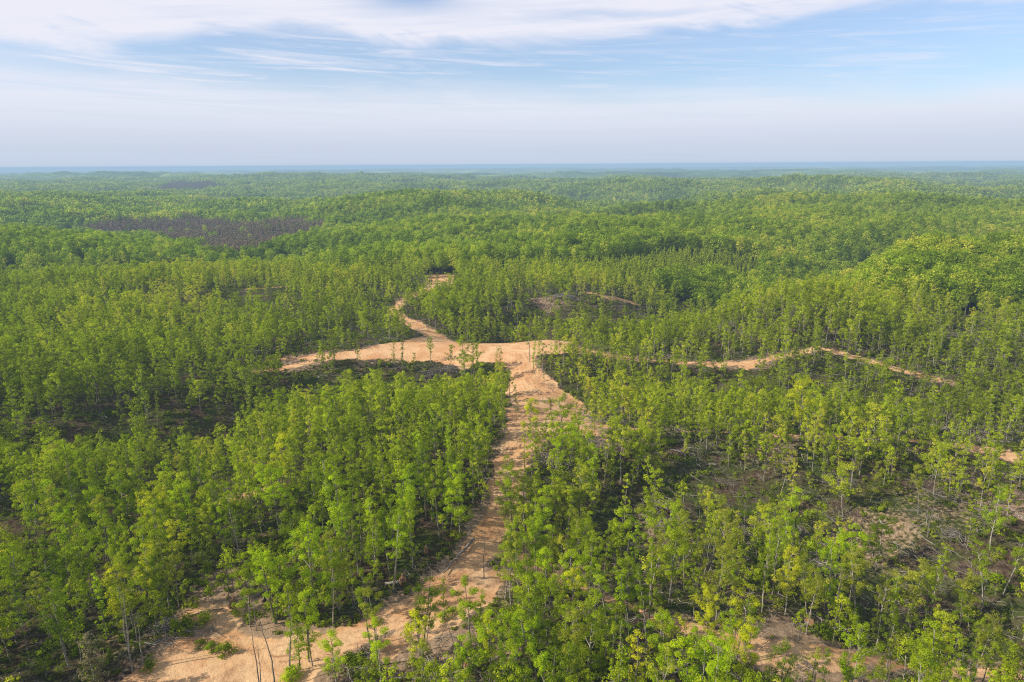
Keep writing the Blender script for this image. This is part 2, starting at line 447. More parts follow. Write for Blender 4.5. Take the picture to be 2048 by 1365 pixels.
class Wood:
    """collects tapered tubes"""
    def __init__(self): self.v = []; self.f = []; self.n = 0

    def tube(self, pts, rad, sides=5):
        pts = np.asarray(pts, float); rad = np.asarray(rad, float)
        d = np.gradient(pts, axis=0); d /= np.linalg.norm(d, axis=1, keepdims=True) + 1e-9
        ref = np.where(np.abs(d[:, 2:3]) > .9, np.array([[1.0, 0, 0]]), np.array([[0, 0, 1.0]]))
        a = np.cross(d, ref); a /= np.linalg.norm(a, axis=1, keepdims=True) + 1e-9
        b = np.cross(d, a)
        t = np.linspace(0, 2 * math.pi, sides, endpoint=False)
        ring = pts[:, None] + rad[:, None, None] * (a[:, None] * np.cos(t)[None, :, None] + b[:, None] * np.sin(t)[None, :, None])
        k = len(pts); base = self.n
        self.v.append(ring.reshape(-1, 3))
        i = np.arange(k - 1)[:, None] * sides; j = np.arange(sides)[None]; j2 = (j + 1) % sides
        self.f.append(np.stack([i + j, i + j2, i + sides + j2, i + sides + j], -1).reshape(-1, 4) + base)
        self.n += k * sides

    def V(self): return np.concatenate(self.v)
    def F(self): return [np.concatenate(self.f)]


def leaves(centres, radii, per, size, rng, flat=.75, axis=None, up=.5):
    """a cloud of small quads round each centre: returns V, F, lv"""
    c = np.repeat(centres, per, 0); r = np.repeat(radii, per)
    n = len(c)
    d = rng.normal(size=(n, 3)); d /= np.linalg.norm(d, axis=1, keepdims=True)
    rad = r * rng.uniform(.35, 1, n) ** .6
    off = d * rad[:, None]; off[:, 2] *= flat
    p = c + off
    cc = np.array([0, 0, 0]) if axis is None else axis
    out = p - cc; out[:, 2] *= .4; out /= np.linalg.norm(out, axis=1, keepdims=True) + 1e-6
    nr = out * .55 + d * .45 + np.array([0, 0, up]) + rng.normal(size=(n, 3)) * .36
    nr /= np.linalg.norm(nr, axis=1, keepdims=True)
    a = np.cross(nr, rng.normal(size=(n, 3))); a /= np.linalg.norm(a, axis=1, keepdims=True) + 1e-9
    b = np.cross(nr, a)
    s = size * rng.uniform(.6, 1.35, n)
    a = a * s[:, None] * .5; b = b * (s * rng.uniform(.5, .9, n))[:, None] * .5
    V = np.stack([p - a, p - b * .9 + a * .1, p + a, p + b], 1).reshape(-1, 3)
    F = np.arange(n * 4).reshape(-1, 4)
    cl = np.repeat(rng.uniform(0, 1, len(centres)), per)
    lv = np.clip(cl * .5 + rng.uniform(0, 1, n) * .5, 0, 1)
    return V, F, np.repeat(lv, 4)


def tree(seed, H=17, base=.38, width=5.5, style='round', per=46, leaf=.33, nlimb=15, lean=0.0, ivy=0.0, stems=1, bare=False, sides=5):
    """a hardwood: returns Wood, (leafV, leafF, lv)"""
    rng = np.random.default_rng(seed)
    w = Wood(); cs = []; rs = []
    la = rng.uniform(0, 2 * math.pi)
    for s in range(stems):
        sa = rng.uniform(0, 6.28) if stems > 1 else 0
        hh = H * (1 if s == 0 else rng.uniform(.75, .97))
        k = 9
        t = np.linspace(0, 1, k)
        wob = rng.normal(size=(k, 2)).cumsum(0) * .10 * (H / 17); wob -= wob[0]
        split = (np.array([math.cos(sa), math.sin(sa)]) * rng.uniform(1.2, 2.2)) if stems > 1 else np.zeros(2)
        pts = np.zeros((k, 3)); pts[:, 2] = t * hh
        bend = t ** 1.8
        pts[:, 0] = wob[:, 0] + lean * hh * bend * math.cos(la) + split[0] * t ** .7 + (s * .3)
        pts[:, 1] = wob[:, 1] + lean * hh * bend * math.sin(la) + split[1] * t ** .7
        pts[0, 2] = -.6
        r0 = .0088 * hh * rng.uniform(.85, 1.1)
        w.tube(pts, r0 * (1 - t * .88) ** .9 + .015, sides + 1)

        def at(u):
            return np.array([np.interp(u, t, pts[:, i]) for i in range(3)])
        nl = nlimb if s == 0 else nlimb * 2 // 3
        for i in range(nl):
            u = base + (1 - base) * ((i + rng.uniform(0, .9)) / nl) * .95
            q = (u - base) / (1 - base)
            if style == 'round': prof = math.sin(math.pi * min(1, .22 + q * .72)) ** .7
            elif style == 'slim': prof = .75 * (1 - q) ** .4 + .1
            elif style == 'tuft': prof = .5 + .5 * math.sin(math.pi * (q * .8 + .1))
            elif style == 'cone': prof = (1 - q) ** .8 + .05
            else: prof = 1 - .5 * q
            if rng.random() < .10: continue
            L = width * .5 * prof * rng.uniform(.45, 1.4)
            az = i * 2.4 + rng.uniform(-.6, .6); el = math.radians(rng.uniform(18, 50) + 18 * q) if style != 'cone' else math.radians(rng.uniform(-5, 20))
            p0 = at(u)
            dr = np.array([math.cos(az) * math.cos(el), math.sin(az) * math.cos(el), math.sin(el)])
            kk = 4; tt = np.linspace(0, 1, kk)
            lp = p0 + dr * L * tt[:, None] + rng.normal(size=(kk, 3)) * .10 * tt[:, None] * L * .5
            lp[:, 2] += .12 * L * tt ** 2
            w.tube(lp, (.012 + .018 * L * (1 - q * .5)) * (1 - tt * .8) + .006, 4 if not bare else 5)
            nc = max(2, int(L * 1.5 + .5))
            for c in range(nc):
                f = .35 + .65 * (c + 1) / nc
                cpt = np.array([np.interp(f, tt, lp[:, j]) for j in range(3)]) + rng.normal(size=3) * np.array([.35, .35, .25])
                cs.append(cpt); rs.append(rng.uniform(.42, .82) * (width / 5.5) ** .5)
            if bare or rng.random() < .5:
                for c in range(2 if bare else 1):
                    f = rng.uniform(.3, .8); q0 = np.array([np.interp(f, tt, lp[:, j]) for j in range(3)])
                    d2 = dr + rng.normal(size=3) * .5; d2[2] = abs(d2[2]) + .2; d2 /= np.linalg.norm(d2)
                    w.tube(np.array([q0, q0 + d2 * L * .28, q0 + d2 * L * .5]), [.02, .014, .006], 3)
        cs.append(at(.985)); rs.append(.6)
        if ivy > 0:
            for u in np.arange(.08, base + .1, .055):
                if rng.random() < ivy:
                    cs.append(at(u) + rng.normal(size=3) * .22); rs.append(rng.uniform(.3, .55))
    cs = np.array(cs); rs = np.array(rs)
    if bare: return w, None
    mid = np.array([0, 0, H * (base + 1) / 2])
    return w, leaves(cs, rs, per, leaf, rng, axis=mid)


def trunk_mesh(name, w, mat=BARK):
    return mesh_np(name, w.V(), w.F(), [mat], smooth=True)


def crown_mesh(name, lf, mat):
    return mesh_np(name, lf[0], [lf[1]], [mat], attrs={'lv': lf[2]})


def joined_mesh(name, w, lf, mw, ml):
    V = np.concatenate([w.V(), lf[0]]); F1 = w.F()[0]; F2 = lf[1] + len(w.V())
    idx = np.concatenate([np.zeros(len(F1)), np.ones(len(F2))])
    lv = np.concatenate([np.full(len(w.V()), .5), lf[2]])
    return mesh_np(name, V, [F1, F2], [mw, ml], idx, {'lv': lv})


# ------------------------------------------------------------------ ground
def build_ground():
    rr = [4.0]
    while rr[-1] < 60000:
        r = rr[-1]; rr.append(r + (max(.6, r * .006) if r > 55 else 4.0) if r < 9000 else r * 1.02)
    rr = np.array(rr)
    fine = np.arange(-50, 50.001, .25); coarse = np.arange(52.5, 308, 2.5)
    az = np.radians(np.concatenate([fine, coarse]))          # measured from +Y, clockwise
    R, A = np.meshgrid(rr, az, indexing='ij')
    x = R * np.sin(A); y = R * np.cos(A)
    V = np.stack([x.ravel(), y.ravel()], 1)
    x, y = V[:, 0], V[:, 1]
    z = height(x, y)
    near = np.hypot(x, y) < 900
    road = np.zeros(len(x)); bare = np.zeros(len(x)); track = np.zeros(len(x))
    xn, yn = x[near], y[near]
    road[near] = road_mask(xn, yn); bare[near] = bare_mask(xn, yn)
    fc = (np.hypot(x, y) > 900) & (np.hypot(x, y) < 2600)
    road[fc] = road_mask(x[fc], y[fc])
    d, _ = polydist(xn, yn, ROADS[0][0]); track[near] = np.where(d < 4.5, d, 0)
    r = np.hypot(x, y)
    canopy = sstep(4600, 5400, r)
    # small relief on the near ground, and the road worn slightly into it
    z = z + near * (.30 * fbm(x, y, 3.0, 8, 2) * (1 - road)) - .25 * road
    # rough canopy top far away
    z = z + canopy * 9 * fbm(x, y, 55, 77, 2)
    nr, na = len(rr), len(az)
    i = np.arange(nr - 1)[:, None] * na; j = np.arange(na)[None]; j2 = (j + 1) % na
    F = np.stack([i + j, i + j2, i + na + j2, i + na + j], -1).reshape(-1, 4)
    V3 = np.concatenate([np.stack([x, y, z], 1), [[0, 0, float(z[:na].mean())]]])
    ctr = len(V3) - 1
    cap = np.stack([np.full(na, ctr), j2[0], j[0]], -1)
    ap = lambda a: np.concatenate([a, [a[0]]])
    att = {'road': ap(road), 'bare': ap(bare), 'track': ap(track), 'canopy': ap(canopy)}
    isroad = (att['road'][F].mean(1) > .5)

    def sub(faces3, faces4, name):
        used = np.zeros(len(V3), bool)
        for f in faces3 + faces4: used[f.ravel()] = True
        mp = np.cumsum(used) - 1
        return mesh_np(name, V3[used], [mp[f] for f in faces3 + faces4], [GROUND], attrs={k: a[used] for k, a in att.items()}, smooth=True)
    g = link('ground', sub([cap], [F[~isroad]], 'ground')); g['kind'] = 'structure'
    rd = link('dirt_road', sub([], [F[isroad]], 'dirt_road')); rd['kind'] = 'structure'


build_ground()


# ------------------------------------------------------------------ instanced stuff
def hidden_collection(name, meshes):
    c = bpy.data.collections.new(name)
    for i, me in enumerate(meshes):
        o = bpy.data.objects.new('%s_%02d' % (name, i), me); c.objects.link(o)
    return c


def scatter(name, coll, x, y, z, scl, rot, var, label, cat, tilt=None):
    n = len(x)
    me = bpy.data.meshes.new(name); me.vertices.add(n)
    me.vertices.foreach_set('co', np.stack([x, y, z], 1).astype(np.float32).ravel())
    a = me.attributes.new('scl', 'FLOAT_VECTOR', 'POINT'); a.data.foreach_set('vector', scl.astype(np.float32).ravel())
    e = np.zeros((n, 3), np.float32); e[:, 2] = rot
    if tilt is not None: e[:, :2] = tilt
    a = me.attributes.new('rot', 'FLOAT_VECTOR', 'POINT'); a.data.foreach_set('vector', e.ravel())
    a = me.attributes.new('var', 'INT', 'POINT'); a.data.foreach_set('value', var.astype(np.int32))
    o = link(name, me); o['kind'] = 'stuff'; o['label'] = label; o['category'] = cat
    ng = bpy.data.node_groups.new(name, 'GeometryNodeTree')
    ng.interface.new_socket('Geometry', in_out='INPUT', socket_type='NodeSocketGeometry')
    ng.interface.new_socket('Geometry', in_out='OUTPUT', socket_type='NodeSocketGeometry')
    N, L = ng.nodes, ng.links
    gi = N.new('NodeGroupInput'); go = N.new('NodeGroupOutput')
    ci = N.new('GeometryNodeCollectionInfo'); ci.inputs[0].default_value = coll
    ci.inputs['Separate Children'].default_value = True; ci.inputs['Reset Children'].default_value = True
    ip = N.new('GeometryNodeInstanceOnPoints'); ip.inputs['Pick Instance'].default_value = True

    def na(nm, t):
        q = N.new('GeometryNodeInputNamedAttribute'); q.data_type = t; q.inputs[0].default_value = nm
        return [s for s in q.outputs if s.enabled and s.name == 'Attribute'][0]
    L.new(gi.outputs[0], ip.inputs['Points']); L.new(ci.outputs[0], ip.inputs['Instance'])
    L.new(na('var', 'INT'), ip.inputs['Instance Index'])
    er = N.new('FunctionNodeEulerToRotation'); L.new(na('rot', 'FLOAT_VECTOR'), er.inputs[0]); L.new(er.outputs[0], ip.inputs['Rotation'])
    L.new(na('scl', 'FLOAT_VECTOR'), ip.inputs['Scale'])
    L.new(ip.outputs[0], go.inputs[0])
    md = o.modifiers.new('scatter', 'NODES'); md.node_group = ng
    return o


def jgrid(x0, x1, y0, y1, s, rng):
    gx, gy = np.meshgrid(np.arange(x0, x1, s), np.arange(y0, y1, s))
    gx = gx.ravel() + rng.uniform(-.48, .48, gx.size) * s; gy = gy.ravel() + rng.uniform(-.48, .48, gy.size) * s
    return gx, gy


# ---- thinned woodland: positions
x, y = jgrid(-560, 620, -40, 760, 4.0, RNG)
r = np.hypot(x, y); az = np.degrees(np.arctan2(x, y))
k = (r > 62) & (np.abs(az) < 58) & thinned(x, y)
x, y = x[k], y[k]
den = 0.76 + 1.25 * fbm(x, y, 26, 61, 3) + .9 * vnoise(x, y, 85, 5)
den = np.where(x > 20, den - .04, den)
for (cx, cy), rad, s in GAPS:
    if cx > 22 and s < .89: s = s * .72
    den = den * (1 - (min(s * 1.1, 1) if s > .78 else s * .8) * np.exp(-(((x - cx) ** 2 + (y - cy) ** 2) / rad ** 2) ** 2))
rm = road_mask(x, y)
for pts, wd in ROADS[:3]:
    d, w = polydist(x, y, pts, wd); rm = np.where(d < w / 2 + 1.0, 1, rm)
den = np.where(rm > .15, 0, den * (1 - .55 * bare_mask(x, y)))
k = RNG.random(len(x)) < den
x, y = x[k], y[k]

# ---- the trees that stand out, placed by hand: base pixel, top pixel row, form, colour
HAND = [
    (332, 1272, 1190, 'slim', 'mid green'), (580, 1347, 1170, 'slim', 'mid green'), (618, 1322, 1172, 'spreading', 'bright green'), (600, 1338, 1215, 'narrow', 'mid green'),
    (625, 1330, 1190, 'slim', 'olive green'), (673, 1372, 1252, 'spreading', 'bright green'), (845, 1322, 1165, 'forked', 'deep green'), (757, 1332, 1180, 'high crowned', 'olive green'),
    (740, 1290, 1150, 'high crowned', 'deep green'), (948, 1335, 1160, 'high crowned', 'mid green'), (957, 1325, 1180, 'narrow', 'mid green'), (1010, 1200, 1040, 'spreading', 'mid green'),
    (1022, 1213, 1055, 'high crowned', 'mid green'), (1037, 1220, 1065, 'slim', 'olive green'), (888, 1240, 1150, 'narrow', 'olive green'), (1030, 1345, 1215, 'forked', 'bright green'),
    (980, 1372, 1220, 'spreading', 'bright green'), (1000, 1368, 1240, 'slim', 'bright green'), (1033, 838, 768, 'narrow', 'deep green'), (1010, 877, 770, 'slim', 'mid green'),
    (983, 886, 775, 'spreading', 'mid green'), (1060, 886, 800, 'sapling', 'yellow-green'), (1050, 940, 842, 'narrow', 'yellow-green'), (1058, 888, 835, 'narrow', 'bright green'), (1126, 925, 795, 'spreading', 'mid green'),
    (1112, 892, 800, 'high crowned', 'olive green'), (1093, 907, 830, 'narrow', 'mid green'), (1163, 872, 800, 'high crowned', 'mid green'), (1178, 856, 790, 'high crowned', 'olive green'),
    (1190, 879, 800, 'high crowned', 'olive green'), (1048, 1064, 955, 'high crowned', 'olive green'), (861, 725, 674, 'forked', 'mid green'), (933, 762, 672, 'spreading', 'mid green'),
    (948, 764, 668, 'spreading', 'mid green'), (957, 768, 690, 'slim', 'mid green'), (1000, 765, 697, 'spreading', 'olive green'), (899, 767, 690, 'high crowned', 'olive green'), (823, 762, 705, 'narrow', 'olive green'),
    (1059, 724, 640, 'high crowned', 'mid green'), (1067, 738, 680, 'narrow', 'bright green'), (1078, 746, 682, 'narrow', 'bright green'), (1088, 762, 672, 'high crowned', 'olive green'), (788, 735, 680, 'slim', 'olive green'), (806, 742, 676, 'narrow', 'deep green'),
    (720, 735, 690, 'narrow', 'olive green'), (875, 566, 545, 'slim', 'olive green'), (852, 1300, 1170, 'slim', 'deep green'), (1225, 1330, 1215, 'high crowned', 'olive green'),
    (1410, 1320, 1180, 'spreading', 'yellow-green'), (1470, 1330, 1165, 'forked', 'yellow-green'), (1500, 1320, 1200, 'spreading', 'bright green'), (1612, 1268, 1140, 'leaning', 'olive green'),
    (1395, 1195, 1075, 'leaning', 'olive green'), (1465, 1195, 1080, 'high crowned', 'olive green'), (1900, 1260, 1130, 'leaning', 'olive green'), (1915, 1280, 1160, 'high crowned', 'olive green'),
    (1800, 1265, 1110, 'forked', 'olive green'), (1740, 1010, 920, 'spreading', 'olive green'), (1835, 1030, 930, 'leaning', 'olive green'), (1980, 1100, 970, 'spreading', 'bright green'),
]
hx, hy, hH, hst, hcol = [], [], [], [], []
for bx, by, ty, st, co in HAND:
    X, Y = P(bx, by)
    Z = float(height(np.array([X]), np.array([Y]))[0])
    # height from the rows of its foot and top
    d = ray(bx, ty); t = math.hypot(X, Y) / math.hypot(d[0], d[1]); H = CAM_H + d[2] * t - Z
    hx.append(X); hy.append(Y); hH.append(min(max(H, 5), 24)); hst.append(st); hcol.append(co)
hx = np.array(hx); hy = np.array(hy)
k = np.ones(len(x), bool)
for X, Y in zip(hx, hy): k &= np.hypot(x - X, y - Y) > 2.4
x, y = x[k], y[k]
z = height(x, y)
Ht = np.clip(RNG.normal(14.6, 2.4, len(x)) + 4.5 * fbm(x, y, 50, 88, 2), 7.5, 21)
Ht = np.where(RNG.random(len(x)) < .30, RNG.uniform(3.5, 10, len(x)), Ht)

# which show largest in the photo
N_INDIV = 300
bxp, byp, dep = project(x, y, z); txp, typ, _ = project(x, y, z + Ht * .8)
inv = (dep > 5) & (txp > 0) & (txp < 2048) & (typ < 1350) & (typ > 300)
score = np.where(inv, Ht / dep, 0)
order = np.argsort(-score)[: N_INDIV - len(hx)]
sel = np.zeros(len(x), bool); sel[order] = True

# ---- prototypes of the near trees
FORMS = {
    'spreading': [dict(H=17, base=.24, width=6.0, style='round', nlimb=19, per=50), dict(H=16, base=.30, width=5.6, style='round', nlimb=17, per=52), dict(H=18, base=.20, width=6.4, style='round', nlimb=21, per=46), dict(H=17, base=.20, width=5.4, style='round', nlimb=18, ivy=.6)],
    'slim': [dict(H=18, base=.16, width=4.0, style='slim', nlimb=20, per=42, ivy=.4), dict(H=17, base=.28, width=4.0, style='round', nlimb=16, per=46), dict(H=18, base=.22, width=3.4, style='slim', nlimb=18, ivy=.7)],
    'narrow': [dict(H=15, base=.18, width=2.2, style='slim', nlimb=22, per=26, ivy=.9), dict(H=17, base=.22, width=2.6, style='slim', nlimb=22, per=28, ivy=.9)],
    'high crowned': [dict(H=18, base=.46, width=5.0, style='tuft', nlimb=13, per=50), dict(H=18, base=.52, width=4.2, style='tuft', nlimb=11, per=50, ivy=.25), dict(H=19, base=.42, width=4.4, style='tuft', nlimb=14)],
    'leaning': [dict(H=17, base=.50, width=4.8, style='tuft', nlimb=13, lean=.20), dict(H=16, base=.45, width=5.0, style='round', nlimb=14, lean=.28)],
    'forked': [dict(H=18, base=.34, width=4.6, style='round', nlimb=14, stems=2), dict(H=17, base=.42, width=5.4, style='round', nlimb=13, stems=2, ivy=.3)],
    'sapling': [dict(H=8, base=.35, width=2.8, style='round', nlimb=9, per=34, leaf=.28), dict(H=8, base=.25, width=3.2, style='round', nlimb=11, per=34, leaf=.28)],
}
PROTO = {}
sd = 100
for f, lst in FORMS.items():
    PROTO[f] = []
    for kw in lst:
        sd += 1
        kw = dict(kw); kw.setdefault('per', 46); kw['width'] *= 1.12
        kw['leaf'] = kw.get('leaf', .27) * .70; kw['per'] = int(kw['per'] * 2.3)
        w, lf = tree(sd, **kw)
        PROTO[f].append((trunk_mesh('trunk', w), crown_mesh('crown', lf, LEAF['mid green']), kw['H']))

fnames = ['spreading', 'slim', 'narrow', 'high crowned', 'leaning', 'forked']
cnames = ['deep green', 'mid green', 'bright green', 'yellow-green', 'olive green']
ix = np.where(sel)[0]
recs = []
pn = fbm(x, y, 45, 202, 2)
for i in ix:
    f = 'sapling' if Ht[i] < 10.5 else random.choices(fnames, [34, 24, 13, 17, 5, 7] if x[i] < 15 else [24, 22, 13, 23, 10, 8])[0]
    p_ = pn[i]
    wts = [26, 34, 24, 5, 11] if x[i] < 15 else [18, 30, 22, 9, 21]
    wts = [wts[0] * (1.8 if p_ < -.1 else .7), wts[1], wts[2] * (1.6 if p_ > 0 else .8), wts[3] * (1.8 if p_ > .12 else .6), wts[4]]
    recs.append([x[i], y[i], Ht[i], f, random.choices(cnames, wts)[0]])
for i in range(len(hx)): recs.append([hx[i], hy[i], hH[i], hst[i] if hH[i] > 10.5 or hst[i] == 'narrow' else 'sapling', hcol[i]])
TREES_XY = np.array([[a[0], a[1]] for a in recs])


# ------------------------------------------------------------------ labels
ORD = ['', 'second', 'third', 'fourth', 'fifth', 'sixth', 'seventh', 'eighth', 'ninth', 'tenth', 'eleventh', 'twelfth', 'thirteenth', 'fourteenth', 'fifteenth', 'sixteenth', 'seventeenth', 'eighteenth']


def zone(X, Y):
    px, py, _ = project(np.array([X]), np.array([Y]), np.array([0.0])); px, py = float(px[0]), float(py[0])
    X_, Y_ = np.array([X]), np.array([Y])
    dc = polydist(X_, Y_, CLEAR[0][0] + [CLEAR[0][0][0]])[0][0]
    if dc < 7 or inpoly(X_, Y_, CLEAR[0][0])[0]: return 'at the clay clearing'
    if py < 780 and 650 < px < 1150: return 'by the road junction'
    dr = polydist(X_, Y_, ROADS[0][0])[0][0]
    if dr < 12: return 'beside the straight clay road' if py < 1060 else 'beside the clay road bend'
    if px < 1000:
        if py < 1090: return 'up the slope left of road' if px > 500 else 'up the far left slope'
        if px < 330: return 'in the lower left corner wood'
        if px < 640: return 'just behind the clearing'
        return 'between clearing and straight road' if py < 1240 else 'on the bank below the bend'
    if py < 1090: return 'on the brushy slope above'
    if px < 1200: return 'below the road bend'
    if px < 1400: return 'in the dark hollow'
    if px < 1700: return 'round the small bare patch' if py > 1230 else 'above the small bare patch'
    return 'at the lower right edge' if py > 1230 else 'on the open right slope'


def give_labels(items, most=16):
    """items: [object, descriptive phrase, plural noun phrase, x, y]; every label ends up unlike all others"""
    by = {}
    for it in items:
        by.setdefault((it[1], zone(it[3], it[4])), []).append(it)
    for (ph, zn), v in by.items():
        if len(v) == 1:
            v[0][0]['label'] = '%s %s' % (ph, zn); continue
        v.sort(key=lambda q: q[3] / max(q[4], 1))
        for i, q in enumerate(v):
            q[0]['label'] = ('%s from left of %s %s' % ('first' if i == 0 else ORD[min(i, 17)], q[2], zn))


# ------------------------------------------------------------------ the hardwoods that show largest
items = []
for X, Y, H, f, co in recs:
    tm, cm, H0 = random.choice(PROTO[f])
    Z = float(height(np.array([X]), np.array([Y]))[0])
    e = bpy.data.objects.new('hardwood_tree', None); COL.objects.link(e)
    e.empty_display_size = .5
    s = H / H0
    sw = s * random.uniform(.82, 1.2)
    e.location = (X, Y, Z); e.rotation_euler = (random.gauss(0, .045), random.gauss(0, .045), random.uniform(0, 6.283)); e.scale = (sw, sw, s)
    e['category'] = 'tree'; e['group'] = 'hardwood trees of the thinned woodland'
    t = bpy.data.objects.new('trunk', tm); t.parent = e; COL.objects.link(t)
    c = bpy.data.objects.new('crown', cm); c.parent = e; COL.objects.link(c)
    c.material_slots[0].link = 'OBJECT'; c.material_slots[0].material = LEAF[co]
    size = 'tall' if H > 18.6 else ('short' if 10.5 < H < 14.5 else '')
    ph = ' '.join(w for w in (size, f, co) if w)
    items.append([e, ph + (' tree' if f == 'sapling' else ' hardwood tree'), ph + (' trees' if f == 'sapling' else ' hardwoods'), X, Y])
give_labels(items)

# ---- the rest of the thinned woodland, one mass
rng = np.random.default_rng(5)
WOOD = []
sd = 300
for f, cnt in (('spreading', 6), ('slim', 5), ('narrow', 3), ('high crowned', 3), ('leaning', 2), ('forked', 2), ('sapling', 3)):
    for i in range(cnt):
        sd += 1
        kw = dict(FORMS[f][i % len(FORMS[f])]); kw['width'] *= 1.0 + .08 * i; kw['per'] = int(kw.get('per', 46) * .95); kw['leaf'] = .29; kw['sides'] = 4
        w, lf = tree(sd, **kw)
        # bring every prototype to a height of one
        s = 1.0 / kw['H']
        for q in w.v: q *= s
        lf = (lf[0] * s, lf[1], lf[2])
        WOOD.append(joined_mesh('woodland_tree', w, lf, BARK, WOODS_LEAF))
NW = len(WOOD)
rx, ry, rz, rH = x[~sel], y[~sel], z[~sel], Ht[~sel]
n = len(rx)
var = rng.integers(0, NW - 3, n); var = np.where(rH < 10.5, NW - 1 - rng.integers(0, 3, n), var)
sxy = rH * rng.uniform(.88, 1.15, n)
scatter('thinned_woodland', hidden_collection('woodland prototypes', WOOD), rx, ry, rz, np.stack([sxy, sxy, rH], 1), rng.uniform(0, 6.28, n), var,
        'thinned hardwood woodland stretching away on both sides of the clay road', 'woodland', tilt=rng.normal(0, .05, (n, 2)))
print('woodland', n, 'individual', len(recs))


# ---- closed forest
def blob_tree(seed, per, leaf, nclump, H=1.0, w=.42, cone=False, mat=FOREST_LEAF, trunk=True, base=.3):
    rng = np.random.default_rng(seed)
    cs, rs = [], []
    for i in range(nclump):
        q = (i + rng.random()) / nclump
        az = i * 2.4 + rng.uniform(-.5, .5)
        if cone: rr = w * .5 * (1 - q) * rng.uniform(.5, 1)
        else: rr = w * .5 * math.sin(math.pi * (.25 + .72 * q)) ** .6 * rng.uniform(.55, 1)
        cs.append((rr * math.cos(az), rr * math.sin(az), base + (1 - base) * q * .95)); rs.append(w * (.20 if not cone else .13) * rng.uniform(.7, 1.25))
    V, F, lv = leaves(np.array(cs), np.array(rs), per, leaf, rng, axis=np.array([0, 0, (1 + base) / 2 - .1]), up=.28)
    wd = Wood()
    wd.tube([[0, 0, -.03], [rng.normal() * .01, 0, .5], [0, rng.normal() * .01, .9]], [.011, .008, .003], 3)
    return joined_mesh('forest_tree', wd, (V, F, lv), BARK, mat)


FOR = [blob_tree(500 + i, 24, .044, 32, w=[.42, .46, .38, .5, .44, .36, .48, .4][i]) for i in range(8)]
FORX = [blob_tree(520 + i, 6, .13, 14, w=[.48, .54, .44, .58, .5, .42][i]) for i in range(6)]
YNG = [blob_tree(540 + i, 12, .075, 16, w=.42, cone=True, mat=YOUNG_LEAF, base=.06) for i in range(3)]
PIN = [blob_tree(560 + i, 7, .06, 16, w=.26, cone=True, mat=PINE_LEAF, base=.22) for i in range(5)]


def closed(r0, r1, sp, rng):
    x, y = jgrid(-r1 * .80, r1 * .80, r0 * .6, r1, sp, rng)
    r = np.hypot(x, y); az = np.abs(np.degrees(np.arctan2(x, y)))
    k = (r >= r0) & (r < r1) & (az < (50 if r1 < 1600 else 43)) & ~thinned(x, y)
    return x[k], y[k]


rng = np.random.default_rng(9)
parts = [closed(200, 1500, 5.6, rng), closed(1500, 2800, 7.6, rng), closed(2800, 5400, 11.5, rng)]
fx = np.concatenate([p[0] for p in parts]); fy = np.concatenate([p[1] for p in parts])
lod = np.concatenate([np.full(len(p[0]), i) for i, p in enumerate(parts)])
bare_far = inpoly(fx, fy, CLEAR[3][0]) | inpoly(fx, fy, CLEAR[2][0])
fx, fy, lod = fx[~bare_far], fy[~bare_far], lod[~bare_far]
fz = height(fx, fy)
edge = 20 * fbm(fx, fy, 80, 31, 4)
pine = inpoly(fx + edge, fy + 2 * edge, PINES) & (rng.random(len(fx)) > .012)
pfar = inpoly(fx + 2 * edge, fy + 5 * edge, PINES_FAR) | inpoly(fx, fy, PINES_EAST)
young = inpoly(fx + edge, fy + edge, YOUNG) & ~pine
n = len(fx)
rot = rng.uniform(0, 6.28, n)
coll_f = hidden_collection('forest prototypes', FOR + FORX)
m = ~(pine | young | pfar) & (rng.random(n) < .90 + .7 * fbm(fx, fy, 120, 19, 3))
hh = np.clip(rng.normal(19, 2.6, n) + 7 * fbm(fx, fy, 60, 12, 3), 9, 28) * np.where(lod == 2, 1.0, 1.0)
sx = hh * rng.uniform(.75, 1.5, n) * np.choose(lod, [.95, 1.0, 1.32])
vr = np.where(lod == 0, rng.integers(0, 8, n), 8 + rng.integers(0, 6, n))
scatter('closed_forest', coll_f, fx[m], fy[m], fz[m], np.stack([sx, sx, hh], 1)[m], rot[m], vr[m],
        'dense green hardwood forest rolling over the hills to the hazy horizon', 'forest')
m = pine | pfar
kp = m & (rng.random(n) < .9)
jx = fx[kp].repeat(2) + rng.uniform(-2.5, 2.5, kp.sum() * 2); jy = fy[kp].repeat(2) + rng.uniform(-2.5, 2.5, kp.sum() * 2)
hp = np.clip(rng.normal(18.5, 2.6, len(jx)) + 6 * fbm(jx, jy, 40, 9, 2), 7, 22)
scatter('pine_stand', hidden_collection('pine prototypes', PIN), jx, jy, height(jx, jy), np.stack([hp, hp, hp], 1), rng.uniform(0, 6.28, len(jx)), rng.integers(0, 5, len(jx)),
        'dull brown stand of dying pines amid the green forest', 'pine stand')
ky = young
yx = fx[ky].repeat(2) + rng.uniform(-2.5, 2.5, ky.sum() * 2); yy = fy[ky].repeat(2) + rng.uniform(-2.5, 2.5, ky.sum() * 2)
hp = np.clip(rng.normal(10.5, 1.6, len(yx)), 5, 14)
scatter('young_pine_plantation', hidden_collection('young pine prototypes', YNG), yx, yy, height(yx, yy), np.stack([hp, hp, hp], 1), rng.uniform(0, 6.28, len(yx)), rng.integers(0, 3, len(yx)),
        'pale green plantation of small pointed pines beyond the thinned woodland', 'plantation')
print('forest', n, 'pines', len(jx), len(yx))

# ---- undergrowth and slash on the forest floor
rng = np.random.default_rng(15)


